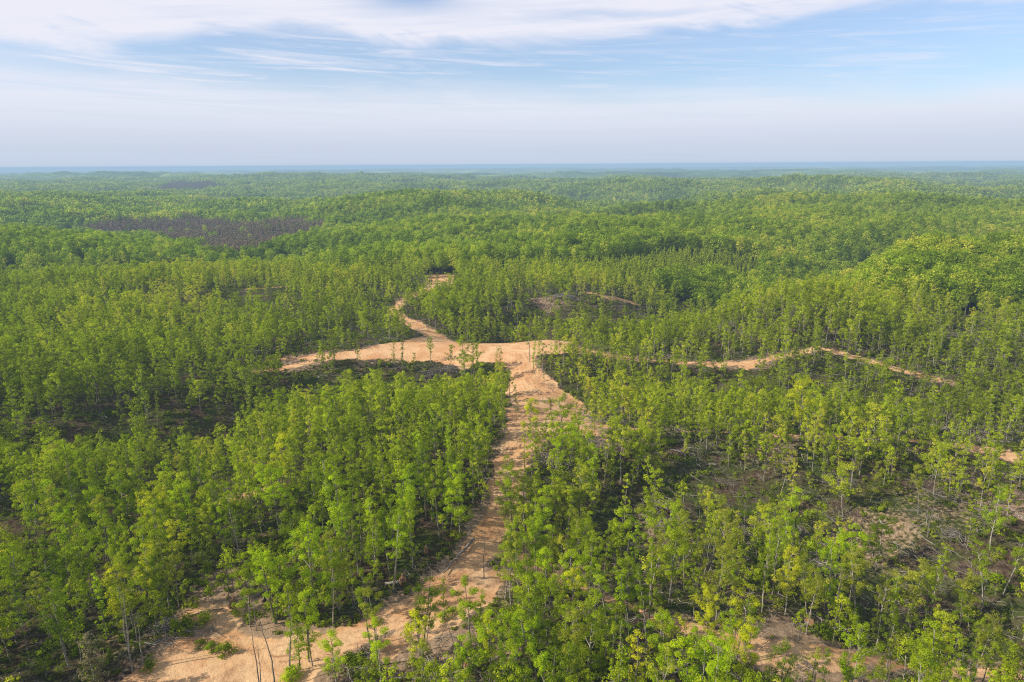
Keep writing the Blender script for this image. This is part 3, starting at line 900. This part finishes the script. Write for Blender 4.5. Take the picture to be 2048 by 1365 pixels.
def clump(seed, n, rad, h, leaf, mat):
    rng = np.random.default_rng(seed)
    k = 7
    cs = np.stack([rng.normal(0, rad * .5, k), rng.normal(0, rad * .5, k), rng.uniform(.15, 1, k) * h * .7], 1)
    V, F, lv = leaves(cs, rng.uniform(.35, .6, k) * rad * .8, n // k, leaf, rng, flat=.6, up=.7)
    V[:, 2] = np.maximum(V[:, 2], -.05)
    return V, F, lv


UND = []
for i in range(6):
    V, F, lv = clump(700 + i, 130, [1.0, 1.3, .8, 1.5, 1.1, .9][i], [.7, 1.0, .9, 1.3, .6, 1.6][i], .30, UNDER_LEAF)
    UND.append(mesh_np('undergrowth_clump', V, [F], [UNDER_LEAF], attrs={'lv': lv}))
x, y = jgrid(-480, 520, 40, 640, 3.0, rng)
r = np.hypot(x, y)
k = (r > 70) & (np.abs(np.degrees(np.arctan2(x, y))) < 52) & thinned(x, y)
x, y = x[k], y[k]
rm = road_mask(x, y); bm = bare_mask(x, y)
gd = np.where(x < 10, .95, .66) + 1.0 * fbm(x, y, 22, 401, 4)
k = (rng.random(len(x)) < gd * (1 - .55 * bm)) & (rm < .2)
x, y = x[k], y[k]; n = len(x)
s = rng.uniform(.6, 1.5, n) * np.where(rng.random(n) < .16, 1.8, 1)
scatter('undergrowth', hidden_collection('undergrowth prototypes', UND), x, y, height(x, y) + .05, np.stack([s, s, s * rng.uniform(.7, 1.2, n)], 1), rng.uniform(0, 6.28, n), rng.integers(0, 6, n),
        'low green undergrowth covering the woodland floor between trunks', 'undergrowth')
print('undergrowth', n)


def sticks(seed, n, spread, L0, L1, rmax, hgt=.5):
    rng = np.random.default_rng(seed); w = Wood()
    for i in range(n):
        L = rng.uniform(L0, L1); a = rng.uniform(0, 6.28); el = rng.normal(0, .14)
        c = np.array([rng.normal(0, spread), rng.normal(0, spread), rng.uniform(.03, hgt)])
        d = np.array([math.cos(a) * math.cos(el), math.sin(a) * math.cos(el), math.sin(el)])
        t = np.linspace(-.5, .5, 4)[:, None]
        p = c + d * L * t + rng.normal(size=(4, 3)) * .04 * L
        r0 = rng.uniform(.25, 1) * rmax
        w.tube(p, np.linspace(r0, r0 * .35, 4), 4)
    return w


SL = [mesh_np('slash', (w := sticks(800 + i, [16, 22, 10, 26, 6][i], [1.6, 1.9, 1.4, 1.5, 1.6][i], .7, [2.6, 3.2, 4.5, 2.2, 6.5][i], [.06, .055, .09, .05, .13][i])).V(), w.F(), [DEADWOOD]) for i in range(5)]
x, y = jgrid(-420, 480, 50, 560, 3.6, rng)
r = np.hypot(x, y)
k = (r > 70) & (np.abs(np.degrees(np.arctan2(x, y))) < 50) & thinned(x, y)
x, y = x[k], y[k]
rm = road_mask(x, y)
sdn = np.where(x > 20, .60, .36) + 1.0 * fbm(x, y, 26, 511, 3)
for (cx, cy), rad, s_ in GAPS: sdn = np.maximum(sdn, .8 * s_ * np.exp(-((x - cx) ** 2 + (y - cy) ** 2) / rad ** 2))
for pts, wd in ROADS[:7]:
    d, w = polydist(x, y, pts, wd); sdn = np.maximum(sdn, .7 * np.exp(-((d - w / 2 - 2) / 1.6) ** 2))
k = (rng.random(len(x)) < sdn) & (rm < .25)
x, y = x[k], y[k]
# the debris banks pushed up along the road edges
bx_, by_ = [], []
for pts in (Wp([(1062, 745), (1090, 768), (1120, 790), (1150, 812), (1185, 838), (1200, 850)]), Wp([(985, 684), (1060, 683), (1130, 681), (1180, 690)]), Wp([(745, 692), (790, 678), (840, 668), (858, 676)]),
            Wp([(905, 668), (880, 655), (862, 644)]), Wp([(770, 727), (860, 735), (930, 738)]), Wp([(1080, 950), (1075, 1000), (1080, 1060), (1120, 1110)]), Wp([(330, 1290), (360, 1255), (420, 1245)])):
    for i in range(len(pts) - 1):
        (ax, ay), (bx, by) = pts[i], pts[i + 1]; q = max(2, int(math.hypot(bx - ax, by - ay) / 1.1))
        for t in np.linspace(0, 1, q): bx_.append(ax + (bx - ax) * t + rng.normal() * .9); by_.append(ay + (by - ay) * t + rng.normal() * .9)
x = np.concatenate([x, bx_]); y = np.concatenate([y, by_]); n = len(x)
s = rng.uniform(.7, 1.5, n); s[-len(bx_):] *= .75
scatter('slash_debris', hidden_collection('slash prototypes', SL), x, y, height(x, y), np.stack([s, s, s], 1), rng.uniform(0, 6.28, n), rng.integers(0, 5, n),
        'grey logging slash of broken branches strewn over the ground', 'debris', tilt=None)
print('slash', n)


def zat(X, Y): return float(height(np.array([X]), np.array([Y]))[0])


# ------------------------------------------------------------------ dead standing trees
DEAD = []
for i in range(4):
    w, _ = tree(900 + i, H=16, base=[.45, .5, .35, .6][i], width=[3.6, 3.0, 4.2, 2.6][i], style='slim', nlimb=[14, 9, 16, 8][i], bare=True, stems=[1, 2, 1, 1][i], lean=[.03, .0, .06, .12][i])
    # trunk and limbs are separate parts: the first tube of each stem is the trunk
    ns = [1, 2, 1, 1][i]
    big = [j for j, q in enumerate(w.v) if len(q) >= 9 * 6]
    tw, bw = Wood(), Wood()
    for j, (v, f) in enumerate(zip(w.v, w.f)):
        t = tw if j in big else bw
        f = f - f.min() + t.n; t.v.append(v); t.f.append(f); t.n += len(v)
    DEAD.append((mesh_np('trunk', tw.V(), tw.F(), [DEADWOOD], smooth=True), mesh_np('branches', bw.V(), bw.F(), [DEADWOOD], smooth=True), ns))
items = []
for bx, by, ty, v in [(265, 1341, 1180, 2), (287, 1330, 1225, 0), (520, 1392, 1240, 1), (549, 1374, 1232, 3), (513, 1262, 1165, 0), (913, 1342, 1240, 3), (968, 1155, 1060, 0), (1408, 1150, 1055, 1), (1540, 1100, 1010, 0),
                      (1240, 1195, 1080, 3), (1670, 1250, 1130, 0), (1755, 1235, 1120, 3), (1310, 1160, 1065, 0), (1855, 1075, 960, 2), (1575, 1060, 980, 3), (1100, 1050, 960, 0), (1215, 985, 890, 3), (1700, 985, 900, 1),
                      (360, 1075, 985, 2), (480, 1130, 1030, 0), (1960, 1225, 1110, 0), (1130, 1130, 1040, 3)]:
    X, Y = P(bx, by); Z = zat(X, Y)
    d = ray(bx, ty); t = math.hypot(X, Y) / math.hypot(d[0], d[1]); H = min(max(CAM_H + d[2] * t - Z, 8), 19)
    e = bpy.data.objects.new('dead_tree', None); COL.objects.link(e); e.location = (X, Y, Z)
    e.rotation_euler = (0, 0, random.uniform(0, 6.28)); s = H / 16; e.scale = (s, s, s)
    e['category'] = 'dead tree'; e['group'] = 'bare dead trees among the living ones'
    for nm, me in (('trunk', DEAD[v][0]), ('branches', DEAD[v][1])):
        o = bpy.data.objects.new(nm, me); o.parent = e; COL.objects.link(o)
    ph = ['bare grey snag', 'forked bare grey snag', 'tall twiggy dead tree', 'thin leaning dead pole'][v]
    items.append([e, ph, ph + 's', X, Y])
give_labels(items)

# ---- the browned cedar in the corner
X, Y = P(196, 1392); Z = zat(X, Y)
w, lf = tree(950, H=12, base=.10, width=4.4, style='cone', nlimb=46, per=70, leaf=.20)
e = bpy.data.objects.new('cedar_tree', None); COL.objects.link(e); e.location = (X, Y, Z)
e['category'] = 'tree'; e['label'] = 'cone-shaped brownish cedar below the clay clearing, the only conifer nearby'
link('trunk', trunk_mesh('trunk', w), e); link('crown', crown_mesh('crown', lf, CEDAR_LEAF), e)

# ------------------------------------------------------------------ fallen logs
LOGS = []
for i in range(5):
    rng = np.random.default_rng(970 + i); L = 9.0
    w = Wood(); t = np.linspace(0, 1, 8)
    p = np.stack([t * L, .12 * rng.normal(size=8).cumsum(), .16 + .05 * rng.normal(size=8)], 1)
    w.tube(p, .20 * (1 - .65 * t), 8)
    wbs = []
    for j in range([3, 6, 2, 8, 5][i]):
        wb = Wood()
        u = rng.uniform(.45, 1); q = np.array([np.interp(u, t, p[:, c]) for c in range(3)])
        d = np.array([.6, rng.choice([-1, 1]) * rng.uniform(.4, 1), rng.uniform(.1, .8)]); d /= np.linalg.norm(d)
        ln = rng.uniform(.8, 2.4)
        wb.tube([q, q + d * ln * .5, q + d * ln + [0, 0, -.1]], [.06, .045, .02], 5)
        wbs.append(('broken_branch', mesh_np('broken_branch', wb.V(), wb.F(), [DEADWOOD], smooth=True)))
    LOGS.append((mesh_np('stem', w.V(), w.F(), [DEADWOOD], smooth=True), wbs))
items = []


def put_log(a, b, v, word):
    (x0, y0), (x1, y1) = P(*a), P(*b); z0, z1 = zat(x0, y0), zat(x1, y1)
    L = math.hypot(x1 - x0, y1 - y0)
    e = bpy.data.objects.new('fallen_log', None); COL.objects.link(e); e.location = (x0, y0, z0 + .05)
    e.rotation_euler = (0, -math.atan2(z1 - z0, L), math.atan2(y1 - y0, x1 - x0)); s = L / 9; k = max(s, .8)
    e.scale = (s, k, k)
    e['category'] = 'log'; e['group'] = 'fallen logs on the ground'
    for nm, me in [('stem', LOGS[v][0])] + LOGS[v][1]:
        o = bpy.data.objects.new(nm, me); o.parent = e; COL.objects.link(o)
    items.append([e, word + ' fallen log', word + ' fallen logs', x0, y0])


put_log((447, 1219), (385, 1231), 2, 'dark straight')
put_log((946, 1083), (886, 1150), 0, 'long muddy')
put_log((1160, 910), (1125, 950), 1, 'dark branchy')
put_log((1195, 1178), (1225, 1195), 2, 'pale straight')
put_log((2018, 1015), (2047, 1040), 2, 'pale straight')
put_log((1275, 1180), (1350, 1190), 0, 'pale straight')
put_log((790, 1358), (880, 1361), 1, 'pale branchy')
put_log((895, 1345), (925, 1366), 2, 'pale straight')
rngl = random.Random(3)
for k in range(46):
    bx = rngl.uniform(1080, 2040) if k % 3 else rngl.uniform(100, 950); by = rngl.uniform(930, 1350)
    X, Y = P(bx, by)
    if road_mask(np.array([X]), np.array([Y]))[0] > .1: continue
    a = rngl.uniform(0, 6.28); ln = rngl.uniform(4, 10)
    x2, y2 = X + math.cos(a) * ln, Y + math.sin(a) * ln
    if road_mask(np.array([x2]), np.array([y2]))[0] > .1: continue
    qx, qy, _ = project(np.array([x2]), np.array([y2]), height(np.array([x2]), np.array([y2])))
    put_log((bx, by), (float(qx[0]), float(qy[0])), rngl.randrange(5), rngl.choice(['pale', 'grey', 'crooked', 'weathered', 'silvery']))
give_labels(items)

# ------------------------------------------------------------------ brush piles, uprooted stumps, shrubs
items = []
BP = []
for i in range(3):
    w = sticks(1000 + i, 110, 1.5, 1.2, 4.2, .09, 1.0)
    v = w.V(); rr = np.hypot(v[:, 0], v[:, 1]); v[:, 2] = np.maximum(v[:, 2] + 1.1 * np.exp(-(rr / 1.8) ** 2), .02)
    BP.append(mesh_np('brush_pile', v, w.F(), [DEADWOOD]))
for bx, by, s in [(1182, 888, 1.2), (1105, 925, 1.5), (866, 752, 2.2), (900, 742, 1.8), (1312, 1010, 1.3), (1645, 1138, 1.3), (870, 1345, 1.1), (1005, 1362, 1.2), (1330, 1055, 1.3), (1680, 965, 1.4), (1905, 1075, 1.3), (330, 1253, .9), (1130, 597, 2.2), (1590, 1065, 1.3)]:
    X, Y = P(bx, by)
    o = link('brush_pile', random.choice(BP), loc=(X, Y, zat(X, Y))); o.scale = (s, s, s * .8); o.rotation_euler = (0, 0, random.uniform(0, 6.28))
    o['category'] = 'brush pile'; o['group'] = 'piles of cut brush'
    items.append([o, ('large' if s > 1.6 else 'tangled') + ' heap of grey cut branches', ('large' if s > 1.6 else 'tangled') + ' grey brush heaps', X, Y])
give_labels(items)
items = []
for bx, by, s in [(806, 1172, 1.5), (852, 1108, 1.1), (466, 1215, 1.0), (935, 1346, 1.2), (1618, 1252, 1.1), (872, 1330, 1.0)]:
    X, Y = P(bx, by)
    e = bpy.data.objects.new('uprooted_stump', None); COL.objects.link(e); e.location = (X, Y, zat(X, Y)); e.scale = (s, s, s); e.rotation_euler = (0, 0, random.uniform(-.6, .6))
    e['category'] = 'stump'; e['group'] = 'uprooted stumps with clay on their roots'
    rng = np.random.default_rng(int(bx))
    # root plate: a lumpy disc on edge, with roots and a short stem behind
    nn, mm = 14, 10; th = np.linspace(0, 2 * math.pi, nn, endpoint=False); ph = np.linspace(.02, math.pi - .02, mm)
    V = []
    for p_ in ph:
        for t_ in th:
            k = 1 + .25 * rng.normal() * math.sin(p_)
            V.append((.42 * math.cos(p_) * (1 + .2 * rng.normal()), 1.0 * math.sin(p_) * math.cos(t_) * k, .85 + .9 * math.sin(p_) * math.sin(t_) * k))
    F = [(i * nn + j, i * nn + (j + 1) % nn, (i + 1) * nn + (j + 1) % nn, (i + 1) * nn + j) for i in range(mm - 1) for j in range(nn)]
    link('root_plate', mesh_np('root_plate', V, [F], [SOILCLOD]), e)
    w = Wood()
    for q in range(16):
        t_ = rng.uniform(0, 6.28); L = rng.uniform(.9, 1.7); c, s_ = math.cos(t_), math.sin(t_)
        w.tube([[.1, c * .5, .85 + s_ * .5], [.25, c * .9, .85 + s_ * .9], [.35 + rng.normal() * .2, c * L, max(.05, .85 + s_ * L)]], [.07, .05, .015], 4)
    link('roots', mesh_np('roots', w.V(), w.F(), [DEADWOOD]), e)
    w = Wood(); w.tube([[-.1, 0, .75], [-1.2, .1, .6], [-2.6, .2, .35]], [.26, .22, .2], 8)
    link('stem', mesh_np('stem', w.V(), w.F(), [BARK], smooth=True), e)
    items.append([e, 'uprooted stump with clay caked roots', 'uprooted stumps with caked roots', X, Y])
give_labels(items)

items = []
SH = []
for i in range(4):
    rng = np.random.default_rng(1100 + i); k = 16
    a = rng.uniform(0, 6.28, k); q = rng.uniform(0, 1, k)
    cs = np.stack([np.cos(a) * q * 1.3, np.sin(a) * q * 1.3, rng.uniform(.3, 1.7, k) * (1.2 - q * .6)], 1)
    lf = leaves(cs, rng.uniform(.4, .7, k), 34, .26, rng, axis=np.array([0, 0, .4]))
    w = Wood()
    for c in cs[:10]: w.tube([[c[0] * .1, c[1] * .1, -.1], [c[0] * .5, c[1] * .5, c[2] * .5], c], [.035, .025, .01], 4)
    SH.append((mesh_np('stems', w.V(), w.F(), [BARK]), crown_mesh('foliage', lf, LEAF['deep green'])))
rs_ = random.Random(8)
spots = [(402, 1292, .9, 1), (422, 1300, 1.0, 1), (450, 1306, 1.3, 1), (375, 1252, 1.5, 0), (350, 1258, 1.2, 0), (410, 1243, 1.3, 0), (590, 1350, 1.2, 2), (575, 1362, 1.1, 2), (885, 1238, 1.0, 0), (905, 1228, 1.0, 0),
         (700, 1325, 1.2, 1), (860, 1348, 1.3, 0), (1120, 1120, 1.2, 2), (1650, 1115, 2.0, 2), (1625, 1100, 1.8, 2), (1670, 1108, 1.7, 2), (300, 1335, 1.0, 1), (1640, 1268, 1.5, 1), (1655, 1275, 1.2, 1), (500, 1235, 1.0, 0), (470, 1232, .9, 0)]
for k in range(50):
    bx, by = rs_.uniform(20, 2030), rs_.uniform(1050, 1355); X, Y = P(bx, by)
    if road_mask(np.array([X]), np.array([Y]))[0] > .1: continue
    spots.append((bx, by, rs_.uniform(.8, 1.6), rs_.randrange(4)))
for bx, by, s, c in spots:
    X, Y = P(bx, by); st, fo = rs_.choice(SH)
    e = bpy.data.objects.new('shrub', None); COL.objects.link(e); e.location = (X, Y, zat(X, Y)); e.scale = (s * 1.1, s * 1.1, s * .85); e.rotation_euler = (0, 0, rs_.uniform(0, 6.28))
    e['category'] = 'shrub'; e['group'] = 'shrubs on the woodland floor'
    o = bpy.data.objects.new('stems', st); o.parent = e; COL.objects.link(o)
    o = bpy.data.objects.new('foliage', fo); o.parent = e; COL.objects.link(o)
    cn = ['mid green', 'deep green', 'bright green', 'olive green'][c]
    o.material_slots[0].link = 'OBJECT'; o.material_slots[0].material = LEAF[cn]
    ph = ('low ' if s < 1.1 else 'bushy ' if s > 1.4 else 'rounded ') + cn
    items.append([e, ph + ' shrub', ph + ' shrubs', X, Y])
give_labels(items)

# ------------------------------------------------------------------ the gate over the track above the junction
m, nt, N, L = new_mat('weathered gate steel')
d = N.new('ShaderNodeBsdfPrincipled'); no = N.new('ShaderNodeTexNoise'); no.inputs['Scale'].default_value = 6
r_ = ramp(N, [(.35, (.05, .035, .028)), (.7, (.13, .085, .06))]); L.new(no.outputs[0], r_.inputs[0]); L.new(r_.outputs[0], d.inputs['Base Color'])
d.inputs['Metallic'].default_value = .4; d.inputs['Roughness'].default_value = .65
o_ = N.new('ShaderNodeOutputMaterial'); L.new(d.outputs[0], o_.inputs[0])
gx0, gy0 = P(830, 663); gx1, gy1 = P(856, 657)
e = bpy.data.objects.new('tube_gate', None); COL.objects.link(e); e.location = (gx0, gy0, zat(gx0, gy0))
e['category'] = 'gate'; e['label'] = 'dark steel bar gate across the clay track above the junction'
gl = math.hypot(gx1 - gx0, gy1 - gy0); dz = zat(gx1, gy1) - zat(gx0, gy0); ux, uy = (gx1 - gx0) / gl, (gy1 - gy0) / gl
for k in (0, 1):
    w = Wood(); bx, by, bz = ux * gl * k, uy * gl * k, dz * k
    w.tube([[bx, by, bz - .4], [bx, by, bz + .7], [bx, by, bz + 1.7]], [.13, .13, .13], 10)
    link('post', mesh_np('post', w.V(), w.F(), [m], smooth=True), e)
for hh_ in (.65, 1.15):
    w = Wood(); w.tube([[ux * .14, uy * .14, hh_], [ux * gl * .5, uy * gl * .5, hh_ + dz * .5], [ux * (gl - .14), uy * (gl - .14), hh_ + dz]], [.06, .06, .06], 8)
    link('rail', mesh_np('rail', w.V(), w.F(), [m], smooth=True), e)
w = Wood(); w.tube([[ux * .2, uy * .2, .65], [ux * gl * .45, uy * gl * .45, 1.15 + dz * .45]], [.04, .04], 6)
link('brace', mesh_np('brace', w.V(), w.F(), [m], smooth=True), e)

# ------------------------------------------------------------------ light, sky, haze
SUN_EL = math.radians(36); SUN_AZ = math.radians(-107)     # azimuth clockwise from +Y: to the left and a little behind
sd_ = Vector((math.sin(SUN_AZ) * math.cos(SUN_EL), math.cos(SUN_AZ) * math.cos(SUN_EL), math.sin(SUN_EL)))
ld = bpy.data.lights.new('sun', 'SUN'); ld.energy = 5.0; ld.angle = math.radians(.5); ld.color = (1.0, .93, .80)
lo = bpy.data.objects.new('sun', ld); COL.objects.link(lo); lo.location = (0, 0, 300)
lo.rotation_euler = sd_.to_track_quat('Z', 'Y').to_euler()

world = bpy.data.worlds.new('World'); scene.world = world; world.use_nodes = True
nt = world.node_tree; nt.nodes.clear(); N, L = nt.nodes, nt.links
SKY_STR = .10
sky = N.new('ShaderNodeTexSky'); sky.sky_type = 'NISHITA'; sky.sun_disc = False
sky.sun_elevation = SUN_EL; sky.sun_rotation = SUN_AZ; sky.air_density = 1.0; sky.dust_density = 1.2; sky.altitude = 300
tc = N.new('ShaderNodeTexCoord'); sx_ = N.new('ShaderNodeSeparateXYZ'); L.new(tc.outputs['Generated'], sx_.inputs[0])
RAD = 180 / math.pi
az_ = math_(N, L, 'MULTIPLY', math_(N, L, 'ARCTAN2', sx_.outputs[0], sx_.outputs[1]), RAD)     # degrees to the right of the road
el_ = math_(N, L, 'MULTIPLY', math_(N, L, 'ARCSINE', sx_.outputs[2]), RAD)


def cnoise(fa, fe, sc, det, dist=0.0, rough=.55, skew=0.0, seed=0.0):
    c = N.new('ShaderNodeCombineXYZ')
    L.new(math_(N, L, 'MULTIPLY', az_, fa), c.inputs[0])
    L.new(math_(N, L, 'ADD', math_(N, L, 'MULTIPLY', el_, fe), math_(N, L, 'MULTIPLY', az_, skew)), c.inputs[1]); c.inputs[2].default_value = seed
    n = N.new('ShaderNodeTexNoise'); n.inputs['Scale'].default_value = sc; n.inputs['Detail'].default_value = det
    n.inputs['Roughness'].default_value = rough; n.inputs['Distortion'].default_value = dist; L.new(c.outputs[0], n.inputs['Vector'])
    return n.outputs[0]


def smooth(v, a, b):
    n = N.new('ShaderNodeMapRange'); n.interpolation_type = 'SMOOTHSTEP'; n.inputs[1].default_value = a; n.inputs[2].default_value = b
    L.new(v, n.inputs[0]); return n.outputs[0]


def curve(v, pts, lo, hi):
    """piecewise function of v in degrees, values in degrees; pts sorted"""
    n = N.new('ShaderNodeFloatCurve'); c = n.mapping.curves[0]
    sc = lambda a: (a - lo) / (hi - lo)
    ps = [(sc(a), b / 20) for a, b in pts]
    c.points[0].location = ps[0]; c.points[1].location = ps[-1]
    for p_ in ps[1:-1]: c.points.new(*p_)
    n.mapping.update()
    mr = N.new('ShaderNodeMapRange'); mr.inputs[1].default_value = lo; mr.inputs[2].default_value = hi; L.new(v, mr.inputs[0]); L.new(mr.outputs[0], n.inputs[1])
    return math_(N, L, 'MULTIPLY', n.outputs[0], 20)


warp = math_(N, L, 'MULTIPLY', math_(N, L, 'SUBTRACT', cnoise(.05, .22, 1.6, 6, .5, .6, .02), .5), 3.8)
# lower edge of the high white sheet, by azimuth
edge_ = curve(az_, [(-60, 8.0), (-37, 7.7), (-27, 7.9), (-20, 9.4), (-14, 9.6), (-8, 8.7), (-3, 9.0), (4, 8.9), (12, 9.3), (20, 9.9), (28, 10.6), (34, 10.0), (60, 9.8)], -60, 60)
a1 = smooth(math_(N, L, 'ADD', math_(N, L, 'SUBTRACT', el_, edge_), warp), -.5, 1.1)
holes = smooth(cnoise(.05, .30, 1.5, 5, .4, .55, .06, 3.7), .60, .74)
a1 = math_(N, L, 'MULTIPLY', a1, math_(N, L, 'SUBTRACT', 1.0, math_(N, L, 'MULTIPLY', holes, .75)))
def blob(a0, e0, ra, re):
    q = lambda v, c0, r0: math_(N, L, 'POWER', math_(N, L, 'ABSOLUTE', math_(N, L, 'DIVIDE', math_(N, L, 'SUBTRACT', v, c0), r0)), 2)
    return math_(N, L, 'EXPONENT', math_(N, L, 'MULTIPLY', math_(N, L, 'ADD', q(az_, a0, ra), q(math_(N, L, 'ADD', el_, math_(N, L, 'MULTIPLY', warp, .5)), e0, re)), -1))


a1 = math_(N, L, 'MULTIPLY', a1, math_(N, L, 'SUBTRACT', 1.0, math_(N, L, 'MULTIPLY', blob(-7.5, 12.4, 4.2, 1.3), .95)), True)
a1 = math_(N, L, 'MULTIPLY', a1, math_(N, L, 'SUBTRACT', 1.0, math_(N, L, 'MULTIPLY', blob(7, 10.9, 7, .35), .5)), True)
texture = math_(N, L, 'ADD', .52, math_(N, L, 'MULTIPLY', cnoise(.05, .8, 2.0, 7, .8, .62, -.04, 9.1), .80))
a1 = math_(N, L, 'MULTIPLY', a1, texture, True)
a1 = math_(N, L, 'MULTIPLY', a1, math_(N, L, 'SUBTRACT', 1.0, math_(N, L, 'MULTIPLY', smooth(el_, 15, 28), .85)))
# veil near the horizon
e2 = curve(az_, [(-60, 7.0), (-37, 7.0), (-20, 6.0), (-10, 5.9), (0, 5.6), (15, 5.3), (30, 4.9), (60, 5.0)], -60, 60)
a2 = smooth(math_(N, L, 'ADD', math_(N, L, 'SUBTRACT', e2, el_), math_(N, L, 'MULTIPLY', warp, .75)), -1.6, 1.9)
strk = cnoise(.035, 1.3, 1.6, 6, .6, .6, .015, 13.3)
a2 = math_(N, L, 'MULTIPLY', a2, math_(N, L, 'ADD', math_(N, L, 'MULTIPLY', smooth(strk, .25, .62), math_(N, L, 'ADD', .34, math_(N, L, 'MULTIPLY', smooth(el_, 5.5, 1.5), -.24))), math_(N, L, 'ADD', .50, math_(N, L, 'MULTIPLY', smooth(el_, 5.5, 1.5), .34))))
# wisps
wsp = smooth(cnoise(.05, .9, 1.8, 7, 1.0, .62, .03, 5.5), .44, .76)
left = smooth(az_, 12, -30)
wsp = math_(N, L, 'MULTIPLY', wsp, smooth(el_, 40, 18))
wsp = math_(N, L, 'MULTIPLY', wsp, math_(N, L, 'ADD', .45, math_(N, L, 'MULTIPLY', left, .45)))
al = math_(N, L, 'MAXIMUM', math_(N, L, 'MAXIMUM', a1, a2), wsp)
for (aa, ea), (ab2, eb), wd2 in (((-20, 8.1), (-7, 6.3), .09), ((12, 7.9), (18, 7.3), .05), ((-34, 7.0), (-17, 8.0), .14)):
    sl = (eb - ea) / (ab2 - aa)
    dd = math_(N, L, 'SUBTRACT', math_(N, L, 'SUBTRACT', el_, ea), math_(N, L, 'MULTIPLY', math_(N, L, 'SUBTRACT', az_, aa), sl))
    ln_ = math_(N, L, 'EXPONENT', math_(N, L, 'MULTIPLY', math_(N, L, 'POWER', math_(N, L, 'ABSOLUTE', math_(N, L, 'DIVIDE', dd, wd2)), 2), -1))
    ln_ = math_(N, L, 'MULTIPLY', ln_, math_(N, L, 'MULTIPLY', smooth(az_, aa - 2, aa + 3), smooth(az_, ab2 + 2, ab2 - 3)))
    al = math_(N, L, 'ADD', al, math_(N, L, 'MULTIPLY', ln_, .16), True)
blue = N.new('ShaderNodeVectorMath'); blue.operation = 'MULTIPLY'; L.new(sky.outputs[0], blue.inputs[0]); blue.inputs[1].default_value = (1.12, 1.34, 1.62)
hz = smooth(el_, 5.5, .3)
ccol = mixc(N, L, (8.4, 8.5, 9.5), (5.9, 6.65, 8.1), hz)
dkz = N.new('ShaderNodeVectorMath'); dkz.operation = 'SCALE'; L.new(blue.outputs[0], dkz.inputs[0]); L.new(math_(N, L, 'SUBTRACT', 1.0, math_(N, L, 'MULTIPLY', smooth(el_, 14, 40), .45)), dkz.inputs[3]); blue = dkz
al = math_(N, L, 'ADD', math_(N, L, 'MULTIPLY', al, .84), math_(N, L, 'ADD', .13, math_(N, L, 'MULTIPLY', cnoise(.04, .5, 1.2, 5, .5, .6, .03, 21.0), .16)), True)
top = mixc(N, L, blue.outputs[0], ccol, al)
bg = N.new('ShaderNodeBackground'); L.new(top, bg.inputs[0]); bg.inputs[1].default_value = SKY_STR
ow = N.new('ShaderNodeOutputWorld'); L.new(bg.outputs[0], ow.inputs[0])

# hazy air: a very large slab of thin absorbing and glowing air over the whole land
m, nt, N, L = new_mat('hazy air')
BETA = .00012
ab = N.new('ShaderNodeVolumeAbsorption'); ab.inputs[0].default_value = (0, 0, 0, 1); ab.inputs[1].default_value = BETA
em = N.new('ShaderNodeEmission'); em.inputs[0].default_value = (.375, .54, .72, 1); em.inputs[1].default_value = BETA  # added glow standing in for light scattered by the haze
ad = N.new('ShaderNodeAddShader'); L.new(ab.outputs[0], ad.inputs[0]); L.new(em.outputs[0], ad.inputs[1])
ov = N.new('ShaderNodeOutputMaterial'); L.new(ad.outputs[0], ov.inputs['Volume'])
S = 80000; zt, zb = CAM_H + 5, -1200
V = [(sx2 * S, sy2 * S, z2) for z2 in (zb, zt) for sy2 in (-1, 1) for sx2 in (-1, 1)]
me = mesh_np('sky', V, [[(0, 2, 3, 1), (4, 5, 7, 6), (0, 1, 5, 4), (2, 6, 7, 3), (0, 4, 6, 2), (1, 3, 7, 5)]], [m])
o = link('sky', me); o['kind'] = 'structure'  # the haze slab, separate from the world's own sky

# ------------------------------------------------------------------ render settings
scene.view_settings.view_transform = 'Standard'; scene.view_settings.look = 'None'
scene.view_settings.exposure = 0; scene.view_settings.gamma = 1
scene.render.engine = 'CYCLES'
c = scene.cycles
c.max_bounces = 5; c.diffuse_bounces = 3; c.glossy_bounces = 1; c.transmission_bounces = 3; c.volume_bounces = 0; c.transparent_max_bounces = 6
c.use_denoising = False
c.sample_clamp_indirect = 4
c.pixel_filter_type = 'BLACKMAN_HARRIS'; c.filter_width = 1.15
